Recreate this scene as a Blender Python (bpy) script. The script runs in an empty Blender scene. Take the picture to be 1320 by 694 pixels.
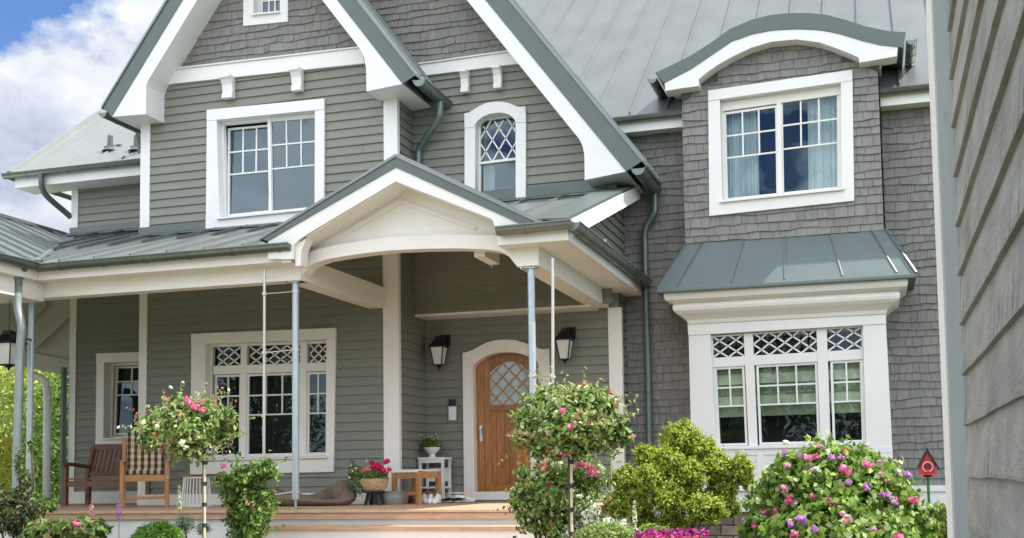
import bpy, bmesh, math, random
import numpy as np
from mathutils import Vector, Matrix
random.seed(7); rng = np.random.default_rng(11)
SC = bpy.context.scene; COL = SC.collection

# ------------------------------------------------------------------ camera
H = 1.15
MR = np.array([[0.95396, 0.01389, 0.29963], [-0.03498, 0.99731, 0.06515], [-0.29792, -0.07263, 0.95182]])
U_, _s, V_ = np.linalg.svd(MR); MR = U_ @ V_
F, CY = 1500.0, 504.44
cd = bpy.data.cameras.new('camera'); cam = bpy.data.objects.new('camera', cd); COL.objects.link(cam)
cd.sensor_width = 36; cd.lens = 36*F/1320; cd.shift_y = (CY-347)/1320; cd.clip_start = .05; cd.clip_end = 2000
def w2(row): return Vector((row[0], row[2], -row[1]))
rt, dn, fw = w2(MR[0]), w2(MR[1]), w2(MR[2])
cam.matrix_world = Matrix(((rt.x, -dn.x, -fw.x, 0), (rt.y, -dn.y, -fw.y, 0), (rt.z, -dn.z, -fw.z, H), (0, 0, 0, 1)))
SC.camera = cam
def ray(x, y):
    v = MR.T @ np.array([(x-660)/F, (y-CY)/F, 1.0]); return Vector((v[0], v[2], -v[1]))
def at(x, y, Y):            # measured point of the photograph on the wall plane Y
    r = ray(x, y); r = r*(Y/r.y); return Vector((r.x, r.y, r.z+H))
def ax(x, y, X):
    r = ray(x, y); r = r*(X/r.x); return Vector((r.x, r.y, r.z+H))
def XZ(x, y, Y): p = at(x, y, Y); return (p.x, p.z)

# ------------------------------------------------------------------ sky, sun, exposure
SUN_EL, SUN_AZ = 56, 14     # azimuth: degrees from +X towards +Y
sd = Vector((math.cos(math.radians(SUN_EL))*math.cos(math.radians(SUN_AZ)), math.cos(math.radians(SUN_EL))*math.sin(math.radians(SUN_AZ)), math.sin(math.radians(SUN_EL))))
W = bpy.data.worlds.new('World'); SC.world = W; W.use_nodes = True
nt = W.node_tree; N = nt.nodes; L = nt.links
bg = N['Background']; sky = N.new('ShaderNodeTexSky'); sky.sky_type = 'NISHITA'; sky.sun_disc = False
sky.sun_elevation = math.radians(SUN_EL); sky.sun_rotation = math.radians(90-SUN_AZ)
sky.air_density = 1.0; sky.dust_density = .6; sky.ozone_density = 2.0
tc = N.new('ShaderNodeTexCoord'); mp = N.new('ShaderNodeMapping'); mp.inputs['Scale'].default_value = (1, 1, 1.7); mp.inputs['Location'].default_value = (5.3, 8.1, 6.1)
nz = N.new('ShaderNodeTexNoise'); nz.inputs['Scale'].default_value = 3.0; nz.inputs['Detail'].default_value = 11; nz.inputs['Roughness'].default_value = .60
cr = N.new('ShaderNodeValToRGB'); cr.color_ramp.elements[0].position = .40; cr.color_ramp.elements[1].position = .47
nz2 = N.new('ShaderNodeTexNoise'); nz2.inputs['Scale'].default_value = 5.0; nz2.inputs['Detail'].default_value = 11; nz2.inputs['Roughness'].default_value = .6
cr2 = N.new('ShaderNodeValToRGB'); cr2.color_ramp.elements[0].position = .33; cr2.color_ramp.elements[1].position = .56
cr2.color_ramp.elements[0].color = (3.4, 3.9, 5.0, 1); cr2.color_ramp.elements[1].color = (7.2, 7.4, 7.6, 1)
mx = N.new('ShaderNodeMixRGB')
L.new(tc.outputs['Generated'], mp.inputs[0]); L.new(mp.outputs[0], nz.inputs[0]); L.new(mp.outputs[0], nz2.inputs[0])
L.new(nz.outputs[0], cr.inputs[0]); L.new(nz2.outputs[0], cr2.inputs[0]); L.new(cr.outputs[0], mx.inputs[0])
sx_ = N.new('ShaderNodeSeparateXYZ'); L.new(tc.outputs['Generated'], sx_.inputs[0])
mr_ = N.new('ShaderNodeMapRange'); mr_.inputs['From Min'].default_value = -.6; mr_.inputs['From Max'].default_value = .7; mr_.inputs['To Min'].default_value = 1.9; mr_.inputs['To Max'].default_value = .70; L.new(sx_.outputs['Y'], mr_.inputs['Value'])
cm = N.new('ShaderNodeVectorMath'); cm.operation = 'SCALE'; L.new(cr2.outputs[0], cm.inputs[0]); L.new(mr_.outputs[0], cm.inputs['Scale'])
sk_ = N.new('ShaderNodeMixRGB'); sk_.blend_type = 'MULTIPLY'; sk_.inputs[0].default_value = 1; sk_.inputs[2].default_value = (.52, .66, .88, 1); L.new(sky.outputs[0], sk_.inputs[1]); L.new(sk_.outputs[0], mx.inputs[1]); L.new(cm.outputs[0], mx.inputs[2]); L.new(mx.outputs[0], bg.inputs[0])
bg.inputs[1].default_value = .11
sl = bpy.data.lights.new('sun', 'SUN'); sl.energy = 4.4; sl.angle = math.radians(.5); sl.color = (1, .95, .87)
so = bpy.data.objects.new('sun', sl); COL.objects.link(so); so.rotation_euler = sd.to_track_quat('Z', 'Y').to_euler()
SC.view_settings.view_transform = 'Standard'; SC.view_settings.look = 'None'; SC.view_settings.gamma = 1
SC.view_settings.exposure = .93

# ------------------------------------------------------------------ materials
def lin(r, g, b): return tuple(((c/255)/12.92 if c/255 <= .04045 else ((c/255+.055)/1.055)**2.4) for c in (r, g, b))+(1,)
MATS = {}
def mat(name, col, rough=.6, metal=0, var=.06, scale=6, bump=0, bscale=40, attr=False, spec=.5, stretch=(1, 1, 1), dirt=None, trans=0, coat=0):
    m = bpy.data.materials.new(name); m.use_nodes = True; t = m.node_tree; n = t.nodes; l = t.links; b = n['Principled BSDF']
    b.inputs['Roughness'].default_value = rough; b.inputs['Metallic'].default_value = metal; b.inputs['Specular IOR Level'].default_value = spec
    b.inputs['Coat Weight'].default_value = coat
    c = col if len(col) == 4 else tuple(col)+(1,)
    co = n.new('ShaderNodeTexCoord'); ma = n.new('ShaderNodeMapping'); ma.inputs['Scale'].default_value = stretch; l.new(co.outputs['Object'], ma.inputs[0])
    no = n.new('ShaderNodeTexNoise'); no.inputs['Scale'].default_value = scale; no.inputs['Detail'].default_value = 6; l.new(ma.outputs[0], no.inputs[0])
    r = n.new('ShaderNodeValToRGB'); r.color_ramp.elements[0].position = .3; r.color_ramp.elements[1].position = .7
    r.color_ramp.elements[0].color = tuple(x*(1-var) for x in c[:3])+(1,); r.color_ramp.elements[1].color = tuple(min(1, x*(1+var)) for x in c[:3])+(1,)
    if dirt: r.color_ramp.elements[0].color = tuple(dirt)+(1,)
    l.new(no.outputs[0], r.inputs[0]); out = r.outputs[0]
    if attr:
        a = n.new('ShaderNodeAttribute'); a.attribute_name = 'c'; x = n.new('ShaderNodeMixRGB'); x.blend_type = 'MULTIPLY'; x.inputs[0].default_value = 1
        l.new(out, x.inputs[1]); l.new(a.outputs['Color'], x.inputs[2]); out = x.outputs[0]
    l.new(out, b.inputs['Base Color'])
    if bump:
        bn = n.new('ShaderNodeTexNoise'); bn.inputs['Scale'].default_value = bscale; bn.inputs['Detail'].default_value = 5; l.new(ma.outputs[0], bn.inputs[0])
        bp = n.new('ShaderNodeBump'); bp.inputs['Strength'].default_value = bump; bp.inputs['Distance'].default_value = .01; l.new(bn.outputs[0], bp.inputs['Height']); l.new(bp.outputs[0], b.inputs['Normal'])
    if trans:
        tr = n.new('ShaderNodeBsdfTranslucent'); ms = n.new('ShaderNodeMixShader'); ms.inputs[0].default_value = trans
        l.new(out, tr.inputs[0]); l.new(b.outputs[0], ms.inputs[1]); l.new(tr.outputs[0], ms.inputs[2]); l.new(ms.outputs[0], n['Material Output'].inputs[0])
    MATS[name] = m; return m
def woodmat(name, c1, c2, axis, rough=.45, plank=None, scale=9):
    m = mat(name, c1, rough=rough, var=.1, attr=True, bump=.15, bscale=30); t = m.node_tree; n = t.nodes; l = t.links
    ramp = [q for q in n if q.type == 'VALTORGB'][0]; ramp.color_ramp.elements[0].color = tuple(c1)+(1,); ramp.color_ramp.elements[1].color = tuple(c2)+(1,)
    ma = [q for q in n if q.type == 'MAPPING'][0]; s = [6.0, 6.0, 6.0]; s[axis] = .45; ma.inputs['Scale'].default_value = s
    no = [q for q in n if q.type == 'TEX_NOISE'][0]; no.inputs['Scale'].default_value = scale; no.inputs['Distortion'].default_value = .6
    return m
M_sid = mat('siding_paint', (.190, .198, .163), .6, var=.05, scale=2.5, bump=.12, bscale=60, stretch=(1, 1, 6), attr=True)
M_shi = mat('cedar_shingle', (.208, .204, .190), .85, var=.12, scale=9, bump=.35, bscale=70, stretch=(4, 4, 1), attr=True)
M_wht = mat('white_trim', (.72, .72, .70), .45, var=.035, scale=1.7, bump=.04, bscale=25)
M_crm = mat('cream_trim', (.73, .715, .67), .45, var=.04, scale=1.7, bump=.04, bscale=25)
M_roof = mat('zinc_roof', (.195, .22, .215), .40, metal=.6, var=.10, scale=1.5, bump=.35, bscale=2.4, stretch=(1.6, .7, 1))
M_vrg = mat('green_grey_metal', (.092, .118, .11), .42, metal=.25, var=.06, scale=3)
M_gut = mat('gutter_metal', (.15, .18, .165), .35, metal=.7, var=.1, scale=5)
M_pip = mat('downpipe_metal', (.13, .175, .16), .4, metal=.5, var=.08, scale=5)
M_post = mat('galvanised_post', (.42, .50, .53), .42, metal=.5, var=.06, scale=12)
M_rod = mat('pale_steel', (.55, .53, .48), .35, metal=.6)
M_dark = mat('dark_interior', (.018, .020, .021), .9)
M_blk = mat('black_iron', (.012, .012, .013), .4, metal=.4)
M_frost = mat('frosted_glass', (.62, .64, .62), .35, spec=.6)
M_curt = mat('curtain_fabric', (.72, .80, .78), .9, var=.06, scale=20)
M_blind = mat('roman_blind', (.48, .53, .36), .85, var=.05, attr=True)
M_deck = woodmat('deck_wood', (.40, .25, .155), (.56, .38, .26), 0, .55)
M_door = woodmat('oiled_door_wood', (.23, .082, .016), (.44, .18, .04), 2, .32)
M_teakd = woodmat('dark_teak', (.12, .045, .018), (.21, .085, .036), 0, .5)
M_teak = woodmat('golden_teak', (.33, .155, .06), (.47, .24, .10), 2, .45)
M_stone = mat('foundation_stone', (.20, .165, .135), .9, var=.3, scale=7, bump=.8, bscale=14)
M_soil = mat('soil', (.055, .04, .028), .95, var=.3, scale=20, bump=.5)
M_grass = mat('lawn', (.05, .085, .022), .9, var=.25, scale=30, bump=.5)
M_bark = mat('bark', (.10, .075, .05), .9, var=.3, scale=20, bump=.5)
M_shed = mat('weathered_board', (.25, .258, .235), .85, var=.2, scale=6, bump=.75, bscale=34, stretch=(1, .8, 2.2), attr=True)
M_shedt = mat('shed_trim_paint', (.44, .47, .47), .6, var=.05, scale=8, stretch=(4, 4, .6), bump=.15)
M_shedg = mat('shed_grey_paint', (.25, .275, .28), .6, var=.06, scale=8)
M_basket = mat('wicker', (.50, .35, .20), .8, var=.25, scale=40, bump=.8, bscale=60)
M_bed = mat('brown_canvas', (.16, .115, .085), .9, var=.12, scale=8, bump=.3, bscale=120)
M_zinc = mat('zinc_tub', (.42, .46, .45), .4, metal=.6, var=.1)
M_red = mat('red_paint', (.48, .03, .035), .5, var=.3, scale=18)
M_grn = mat('green_stake', (.03, .15, .06), .5)
M_shoew = mat('white_leather', (.78, .78, .76), .6)
M_shoeb = mat('black_leather', (.02, .02, .022), .55)
M_bamboo = mat('bamboo', (.58, .52, .38), .5, var=.15, scale=12)
M_leaf = mat('leaf', (1, 1, 1), .5, var=0, attr=True, trans=.35, spec=.35)
M_pet = mat('petal', (1, 1, 1), .6, var=0, attr=True, trans=.3, spec=.2)
M_tub = mat('terracotta', (.42, .16, .08), .8)
M_steel = mat('brushed_steel', (.5, .5, .48), .3, metal=.9)
def glassmat(name, refl, tint=(.85, .9, .9), rough=.0):
    m = bpy.data.materials.new(name); m.use_nodes = True; t = m.node_tree; n = t.nodes; l = t.links
    for q in list(n):
        if q.type == 'BSDF_PRINCIPLED': n.remove(q)
    g = n.new('ShaderNodeBsdfGlossy'); g.inputs['Roughness'].default_value = rough; g.inputs['Color'].default_value = (.66, .84, .93, 1)
    tr = n.new('ShaderNodeBsdfTransparent'); tr.inputs[0].default_value = tint+(1,)
    fr = n.new('ShaderNodeLayerWeight'); fr.inputs['Blend'].default_value = .25
    ad = n.new('ShaderNodeMath'); ad.operation = 'ADD'; ad.inputs[1].default_value = refl; ad.use_clamp = True; l.new(fr.outputs['Fresnel'], ad.inputs[0])
    co = n.new('ShaderNodeTexCoord'); no = n.new('ShaderNodeTexNoise'); no.inputs['Scale'].default_value = 2.2; l.new(co.outputs['Object'], no.inputs[0])
    bp = n.new('ShaderNodeBump'); bp.inputs['Strength'].default_value = .05; bp.inputs['Distance'].default_value = .02; l.new(no.outputs[0], bp.inputs['Height']); l.new(bp.outputs[0], g.inputs['Normal'])
    ms = n.new('ShaderNodeMixShader'); l.new(ad.outputs[0], ms.inputs[0]); l.new(tr.outputs[0], ms.inputs[1]); l.new(g.outputs[0], ms.inputs[2]); l.new(ms.outputs[0], n['Material Output'].inputs[0])
    return m
M_glass = glassmat('window_glass', .085)
M_glassl = glassmat('window_glass_shaded', .02)

# ------------------------------------------------------------------ mesh helpers
class MB:
    def __init__(s): s.v = []; s.f = []; s.c = []; s.mi = []; s.cur = 0; s.col = (1, 1, 1)
    def face(s, pts, col=None):
        i = len(s.v); s.v += [tuple(p) for p in pts]; s.f.append(tuple(range(i, i+len(pts)))); s.c.append(col or s.col); s.mi.append(s.cur)
    def add(s, vs, fs, col=None):
        i = len(s.v); s.v += [tuple(p) for p in vs]
        for f in fs: s.f.append(tuple(i+k for k in f)); s.c.append(col or s.col); s.mi.append(s.cur)
    def hexa(s, p):      # p[0..3] front loop, p[4..7] back loop
        s.add(p, [(0, 1, 2, 3), (7, 6, 5, 4), (0, 4, 5, 1), (1, 5, 6, 2), (2, 6, 7, 3), (3, 7, 4, 0)])
    def box(s, x0, x1, y0, y1, z0, z1):
        s.hexa([(x0, y0, z0), (x1, y0, z0), (x1, y0, z1), (x0, y0, z1), (x0, y1, z0), (x1, y1, z0), (x1, y1, z1), (x0, y1, z1)])
    def obox(s, m, sx, sy, sz):   # oriented box, centre matrix m
        q = [(-1, -1, -1), (1, -1, -1), (1, -1, 1), (-1, -1, 1), (-1, 1, -1), (1, 1, -1), (1, 1, 1), (-1, 1, 1)]
        s.hexa([m @ Vector((a*sx/2, b*sy/2, c*sz/2)) for a, b, c in q])
    def bar(s, a, b, w, d=None, up=Vector((0, 0, 1))):
        a = Vector(a); b = Vector(b); d = d or w; t = (b-a); ln = t.length; t.normalize()
        if abs(t.dot(up)) > .98: up = Vector((0, 1, 0))
        x = t.cross(up).normalized(); y = x.cross(t).normalized()
        m = Matrix((x, t, y)).transposed().to_4x4(); m.translation = (a+b)/2; s.obox(m, w, ln, d)
    def prism(s, pts, Y0, Y1):    # XZ polygon extruded in Y
        n = len(pts); s.add([(x, Y0, z) for x, z in pts]+[(x, Y1, z) for x, z in pts], [tuple(range(n)), tuple(range(2*n-1, n-1, -1))]+[(i, n+i, n+(i+1) % n, (i+1) % n) for i in range(n)])
    def slab(s, pts, off):        # 3D polygon thickened by vector
        n = len(pts); pts = [Vector(p) for p in pts]; off = Vector(off)
        s.add(pts+[p+off for p in pts], [tuple(range(n)), tuple(range(2*n-1, n-1, -1))]+[(i, n+i, n+(i+1) % n, (i+1) % n) for i in range(n)])
    def tube(s, path, r, n=10, caps=True, prof=None):
        path = [Vector(p) for p in path]; rs = r if isinstance(r, (list, tuple)) else [r]*len(path); ring = []; ref = None
        for i, p in enumerate(path):
            t = ((path[i+1]-p) if i == 0 else (p-path[i-1]) if i == len(path)-1 else ((path[i+1]-p).normalized()+(p-path[i-1]).normalized())).normalized()
            if ref is None: ref = Vector((0, 0, 1)) if abs(t.z) < .9 else Vector((0, 1, 0))
            x = t.cross(ref).normalized(); y = x.cross(t).normalized(); ref = y if abs(t.z) > .6 or True else ref
            ring.append([p+(x*math.cos(k*2*math.pi/n)+y*math.sin(k*2*math.pi/n))*rs[i] for k in range(n)])
        b = []; [b.extend(q) for q in ring]; fs = []
        for i in range(len(path)-1):
            for k in range(n): fs.append((i*n+k, i*n+(k+1) % n, (i+1)*n+(k+1) % n, (i+1)*n+k))
        if caps: fs += [tuple(range(n-1, -1, -1)), tuple(range((len(path)-1)*n, len(path)*n))]
        s.add(b, fs)
    def lathe(s, prof, o, n=20):  # prof (r,z)
        o = Vector(o); vs = []; fs = []
        for r, z in prof:
            for k in range(n): a = 2*math.pi*k/n; vs.append(o+Vector((r*math.cos(a), r*math.sin(a), z)))
        for i in range(len(prof)-1):
            for k in range(n): fs.append((i*n+k, i*n+(k+1) % n, (i+1)*n+(k+1) % n, (i+1)*n+k))
        fs += [tuple(range(n-1, -1, -1)), tuple(range((len(prof)-1)*n, len(prof)*n))]; s.add(vs, fs)
    def build(s, name, m, parent=None, smooth=False, bevel=0):
        me = bpy.data.meshes.new(name); me.from_pydata(s.v, [], s.f)
        ms = m if isinstance(m, (list, tuple)) else [m]
        for q in ms: me.materials.append(q)
        if len(ms) > 1: me.polygons.foreach_set('material_index', s.mi)
        ca = me.color_attributes.new('c', 'FLOAT_COLOR', 'CORNER')
        cols = np.ones((len(me.loops), 4), dtype=np.float32); k = 0
        for f, c in zip(s.f, s.c): cols[k:k+len(f), :3] = c; k += len(f)
        ca.data.foreach_set('color', cols.ravel())
        bm = bmesh.new(); bm.from_mesh(me)
        if not getattr(s, 'raw', False): bmesh.ops.recalc_face_normals(bm, faces=bm.faces)
        bm.to_mesh(me); bm.free()
        if smooth: me.polygons.foreach_set('use_smooth', [True]*len(me.polygons))
        o = bpy.data.objects.new(name, me); COL.objects.link(o); o.parent = parent
        if bevel: b = o.modifiers.new('bevel', 'BEVEL'); b.width = bevel; b.segments = 2; b.limit_method = 'ANGLE'
        if smooth and hasattr(me, 'set_sharp_from_angle'): me.set_sharp_from_angle(angle=math.radians(40))
        return o
def tag(o, label=None, cat=None, group=None, kind=None):
    if label: o['label'] = label
    if cat: o['category'] = cat
    if group: o['group'] = group
    if kind: o['kind'] = kind
    return o
def thing(name, label, cat, loc=(0, 0, 0), group=None):
    o = bpy.data.objects.new(name, None); COL.objects.link(o); o.location = loc; o.empty_display_size = .1; tag(o, label, cat, group); return o
def adopt(root):   # children built in world space: make them keep it
    bpy.context.view_layer.update()
    inv = root.matrix_world.inverted()
    for ch in root.children: ch.matrix_parent_inverse = inv
def copy_tree(o, parent=None, off=None):
    c = o.copy(); COL.objects.link(c); c.parent = parent
    if off is not None: c.location = c.location+Vector(off)
    for ch in list(o.children): copy_tree(ch, c)
    return c
def quad(cs, Y): return [at(x, y, Y) for x, y in cs]
def qprism(mb, cs, Y0, Y1): mb.prism([XZ(x, y, Y0) for x, y in cs], Y0, Y1)

# ---- polygon clipping
def clip(poly, a, b, c):      # keep a*x+b*z<=c
    out = []
    for i in range(len(poly)):
        p, q = poly[i], poly[(i+1) % len(poly)]; dp = a*p[0]+b*p[1]-c; dq = a*q[0]+b*q[1]-c
        if dp <= 0: out.append(p)
        if (dp < 0 < dq) or (dq < 0 < dp): t = dp/(dp-dq); out.append((p[0]+t*(q[0]-p[0]), p[1]+t*(q[1]-p[1])))
    return out if len(out) > 2 else []
def cut(polys, x0, x1, z0, z1):
    res = []
    for p in polys:
        if not p: continue
        for ops in (((1, 0, x0),), ((-1, 0, -x1),), ((-1, 0, -x0), (1, 0, x1), (0, -1, -z1)), ((-1, 0, -x0), (1, 0, x1), (0, 1, z0))):
            q = p
            for o in ops: q = clip(q, *o) if q else q
            if q: res.append(q)
    return res
def clap(mb, polys, pos, ch=.13, z0=0.0, d=.024):     # pos(s, z, depth) -> 3D
    zs = [z for p in polys for _, z in p]; k = math.floor((min(zs)-z0)/ch)
    while z0+k*ch < max(zs):
        a, b = z0+k*ch, z0+(k+1)*ch; c = 1+.035*math.sin(k*12.9898)+random.uniform(-.02, .02)
        js = random.uniform(-20, -16)+np.arange(14)*3.6
        for p in polys:
            q = clip(p, 0, 1, b); q = clip(q, 0, -1, -a) if q else q
            if not q: continue
            xs_ = [min(u[0] for u in q)]+[j for j in js if min(u[0] for u in q)+.15 < j < max(u[0] for u in q)-.15]+[max(u[0] for u in q)]
            for x0_, x1_ in zip(xs_[:-1], xs_[1:]):
                g_ = .0022 if len(xs_) > 2 else 0; qq = clip(clip(q, -1, 0, -x0_-g_*(x0_ > xs_[0])), 1, 0, x1_-g_*(x1_ < xs_[-1])) if len(xs_) > 2 else q; c2 = c*random.uniform(.985, 1.015)
                if qq: mb.face([pos(s, z, d*(b-z)/ch+.001) for s, z in qq], (c2, c2, c2))
            for i in range(len(q)):
                u, v = q[i], q[(i+1) % len(q)]
                if abs(u[1]-a) < 1e-5 and abs(v[1]-a) < 1e-5: mb.face([pos(u[0], a, 0), pos(u[0], a, d+.001), pos(v[0], a, d+.001), pos(v[0], a, 0)], (c, c, c))
        k += 1
    for p in polys: mb.face([pos(s, z, 0) for s, z in p], (.6, .6, .6))
def shingles(mb, polys, pos, ch=.118, z0=0.0):
    zs = [z for p in polys for _, z in p]; ss = [s for p in polys for s, _ in p]; k = math.floor((min(zs)-z0)/ch)
    while z0+k*ch < max(zs):
        a, b = z0+k*ch, z0+(k+1)*ch; s = min(ss)-random.random()*.15; j = random.uniform(-.012, .012)
        while s < max(ss):
            w = random.choice((.085, .11, .13, .15, .18, .21))*random.uniform(.9, 1.1); j2 = max(-.022, min(.022, j+random.uniform(-.022, .022)))
            jr = j2 if random.random() < .6 else j2+random.uniform(-.012, .012)
            za, zb = a+j, a+jr; c = random.uniform(.90, 1.09); t = random.uniform(-.025, .025); cc = (c*(1+t), c, c*(1-t)); dd = random.uniform(.017, .028)
            base = [(s+.0025, za), (s+w-.0025, zb), (s+w-.0025, b+.02), (s+.0025, b+.02)]
            for p in polys:
                q = base
                for i in range(len(p)):
                    (x1, y1), (x2, y2) = p[i], p[(i+1) % len(p)]; nx, ny = (y2-y1), -(x2-x1)
                    q = clip(q, nx, ny, nx*x1+ny*y1)
                    if not q: break
                if not q: continue
                dep = lambda z: dd*max(0, (b+.02-z)/(ch+.02))+.002
                mb.face([pos(x, z, dep(z)) for x, z in q], cc)
                for i in range(len(q)):
                    u, v = q[i], q[(i+1) % len(q)]
                    if u[1] < a+.03 and v[1] < a+.03 and abs(u[0]-v[0]) > .01: mb.face([pos(u[0], u[1], 0), pos(u[0], u[1], dep(u[1])), pos(v[0], v[1], dep(v[1])), pos(v[0], v[1], 0)], cc)
            s += w; j = j2
        k += 1
    for p in polys: mb.face([pos(s, z, 0) for s, z in p], (.45, .45, .45))
def ccw(p):
    a = sum(p[i][0]*p[(i+1) % len(p)][1]-p[(i+1) % len(p)][0]*p[i][1] for i in range(len(p))); return p if a > 0 else p[::-1]
front = lambda Y: (lambda s, z, d: (s, Y-d, z))
right = lambda X: (lambda s, z, d: (X+d, s, z))

# ================================================================== SETTING
g = MB(); g.box(-400, 400, -400, 600, -.4, 0); tag(g.build('lawn', M_grass), kind='structure')
g = MB(); g.box(-9, 4, 7.5, 16.6, -.2, .03); tag(g.build('garden_bed', M_soil), kind='structure')

g = MB(); g.box(-14, -.7, 1.2, 9.0, -.15, .05); tag(g.build('bounce_slab', mat('pale_bounce', (.46, .40, .32), .85, var=.12, scale=3)), kind='structure')  # unseen pale slab, added to bounce warm light up under the porch
# ================================================================== HOUSE
house = thing('house', 'large grey-green clapboard and shingle house with white trim, zinc roofs and a wraparound front porch', 'house', (0, 0, 0))
DZ = H-.365           # deck level
Yw, Yg, Yd, Ys, Yr, Yf = 15.2, 15.83, 16.26, 16.7, 16.6, 12.7
Yv1, Yv2, Ybox, Ybw = 14.7, 15.35, 16.2, 16.1
XL, XR1, XR2 = -10.712, -6.45, -3.464

def apex(pL, pR, s=1.345):
    x = (pR[1]+s*pR[0]-pL[1]+s*pL[0])/(2*s); return (x, pL[1]+s*(x-pL[0]))
# gable 1 (left)
oL, oR = XZ(131.4, 138, Yv1), XZ(536.8, 96, Yv1); oA = apex(oL, oR)
iL, iR = XZ(143.5, 150.5, Yv1), XZ(518.5, 108, Yv1); iA = apex(iL, iR)
wL, wR = XZ(190, 104, Yv1), XZ(463, 62, Yv1); wA = apex(wL, wR)
def line_z(p, s, x): return p[1]+s*(x-p[0])
gb = MB(); gb.prism([oL, oA, iA, iL], Yv1, Yv1+.03); gb.prism([oA, oR, iR, iA], Yv1, Yv1+.03); gb.build('verge_flashing', M_vrg, house)
th = .05
gb = MB(); gb.prism([(oL[0], oL[1]+th*.2), (oA[0], oA[1]+th), (oR[0], oR[1]+th*.2), (oR[0], oR[1]-.03), (oA[0], oA[1]-.04), (oL[0], oL[1]-.03)], Yv1-.02, 20)
for k in range(9):     # standing seams across both slopes
    y = Yv1+.16+k*.5
    for p in (oL, oR): gb.bar((p[0], y, p[1]+.03), (oA[0], y, oA[1]+.06), .025, .05)
gb.build('gable_roof', M_roof, house)
gb = MB()
gb.prism([iL, iA, wA, wL, XZ(187.8, 110, Yv1), XZ(187.3, 147, Yv1)], Yv1+.012, Yw+1.5)
gb.prism([iA, iR, XZ(472, 117.6, Yv1), XZ(471.4, 88, Yv1), XZ(469, 75, Yv1), XZ(466, 67, Yv1), wR, wA], Yv1+.012, Yg-.02)
gb.build('boxed_eave', M_wht, house)
# gable 2 (right)
o2R = XZ(829, 207, Yv2); o2A = (-6.51, line_z(o2R, -1.345, -6.51)); o2L = (-7.75, line_z(o2A, 1.345, -7.75))
i2R = XZ(807, 221, Yv2); i2A = (-6.51, line_z(i2R, -1.345, -6.51)); i2L = (-7.75, line_z(i2A, 1.345, -7.75))
w2R = XZ(751.7, 187, Yv2); w2A = (-6.51, line_z(XZ(660, 70.5, Yv2), -1.345, -6.51)); w2L = (-7.75, line_z(w2A, 1.345, -7.75))
gb = MB(); gb.prism([o2L, o2A, i2A, i2L], Yv2, Yv2+.03); gb.prism([o2A, o2R, i2R, i2A], Yv2, Yv2+.03); gb.build('verge_flashing', M_vrg, house)
gb = MB(); gb.prism([(o2L[0], o2L[1]+.04), (o2A[0], o2A[1]+.05), (o2R[0], o2R[1]+.02), (o2R[0], o2R[1]-.03), (o2A[0], o2A[1]-.04), (o2L[0], o2L[1]-.04)], Yv2-.02, 20)
for k in range(9):
    y = Yv2+.2+k*.5; gb.bar((o2R[0], y, o2R[1]+.03), (o2A[0], y, o2A[1]+.06), .025, .05)
gb.build('gable_roof', M_roof, house)
gb = MB(); gb.prism([i2L, i2A, i2R, XZ(753.4, 232, Yv2), XZ(753, 200, Yv2), XZ(751, 189, Yv2), XZ(747, 180, Yv2), w2A, w2L], Yv2+.012, Ys-.05)
gb.build('boxed_eave', M_wht, house)

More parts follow.
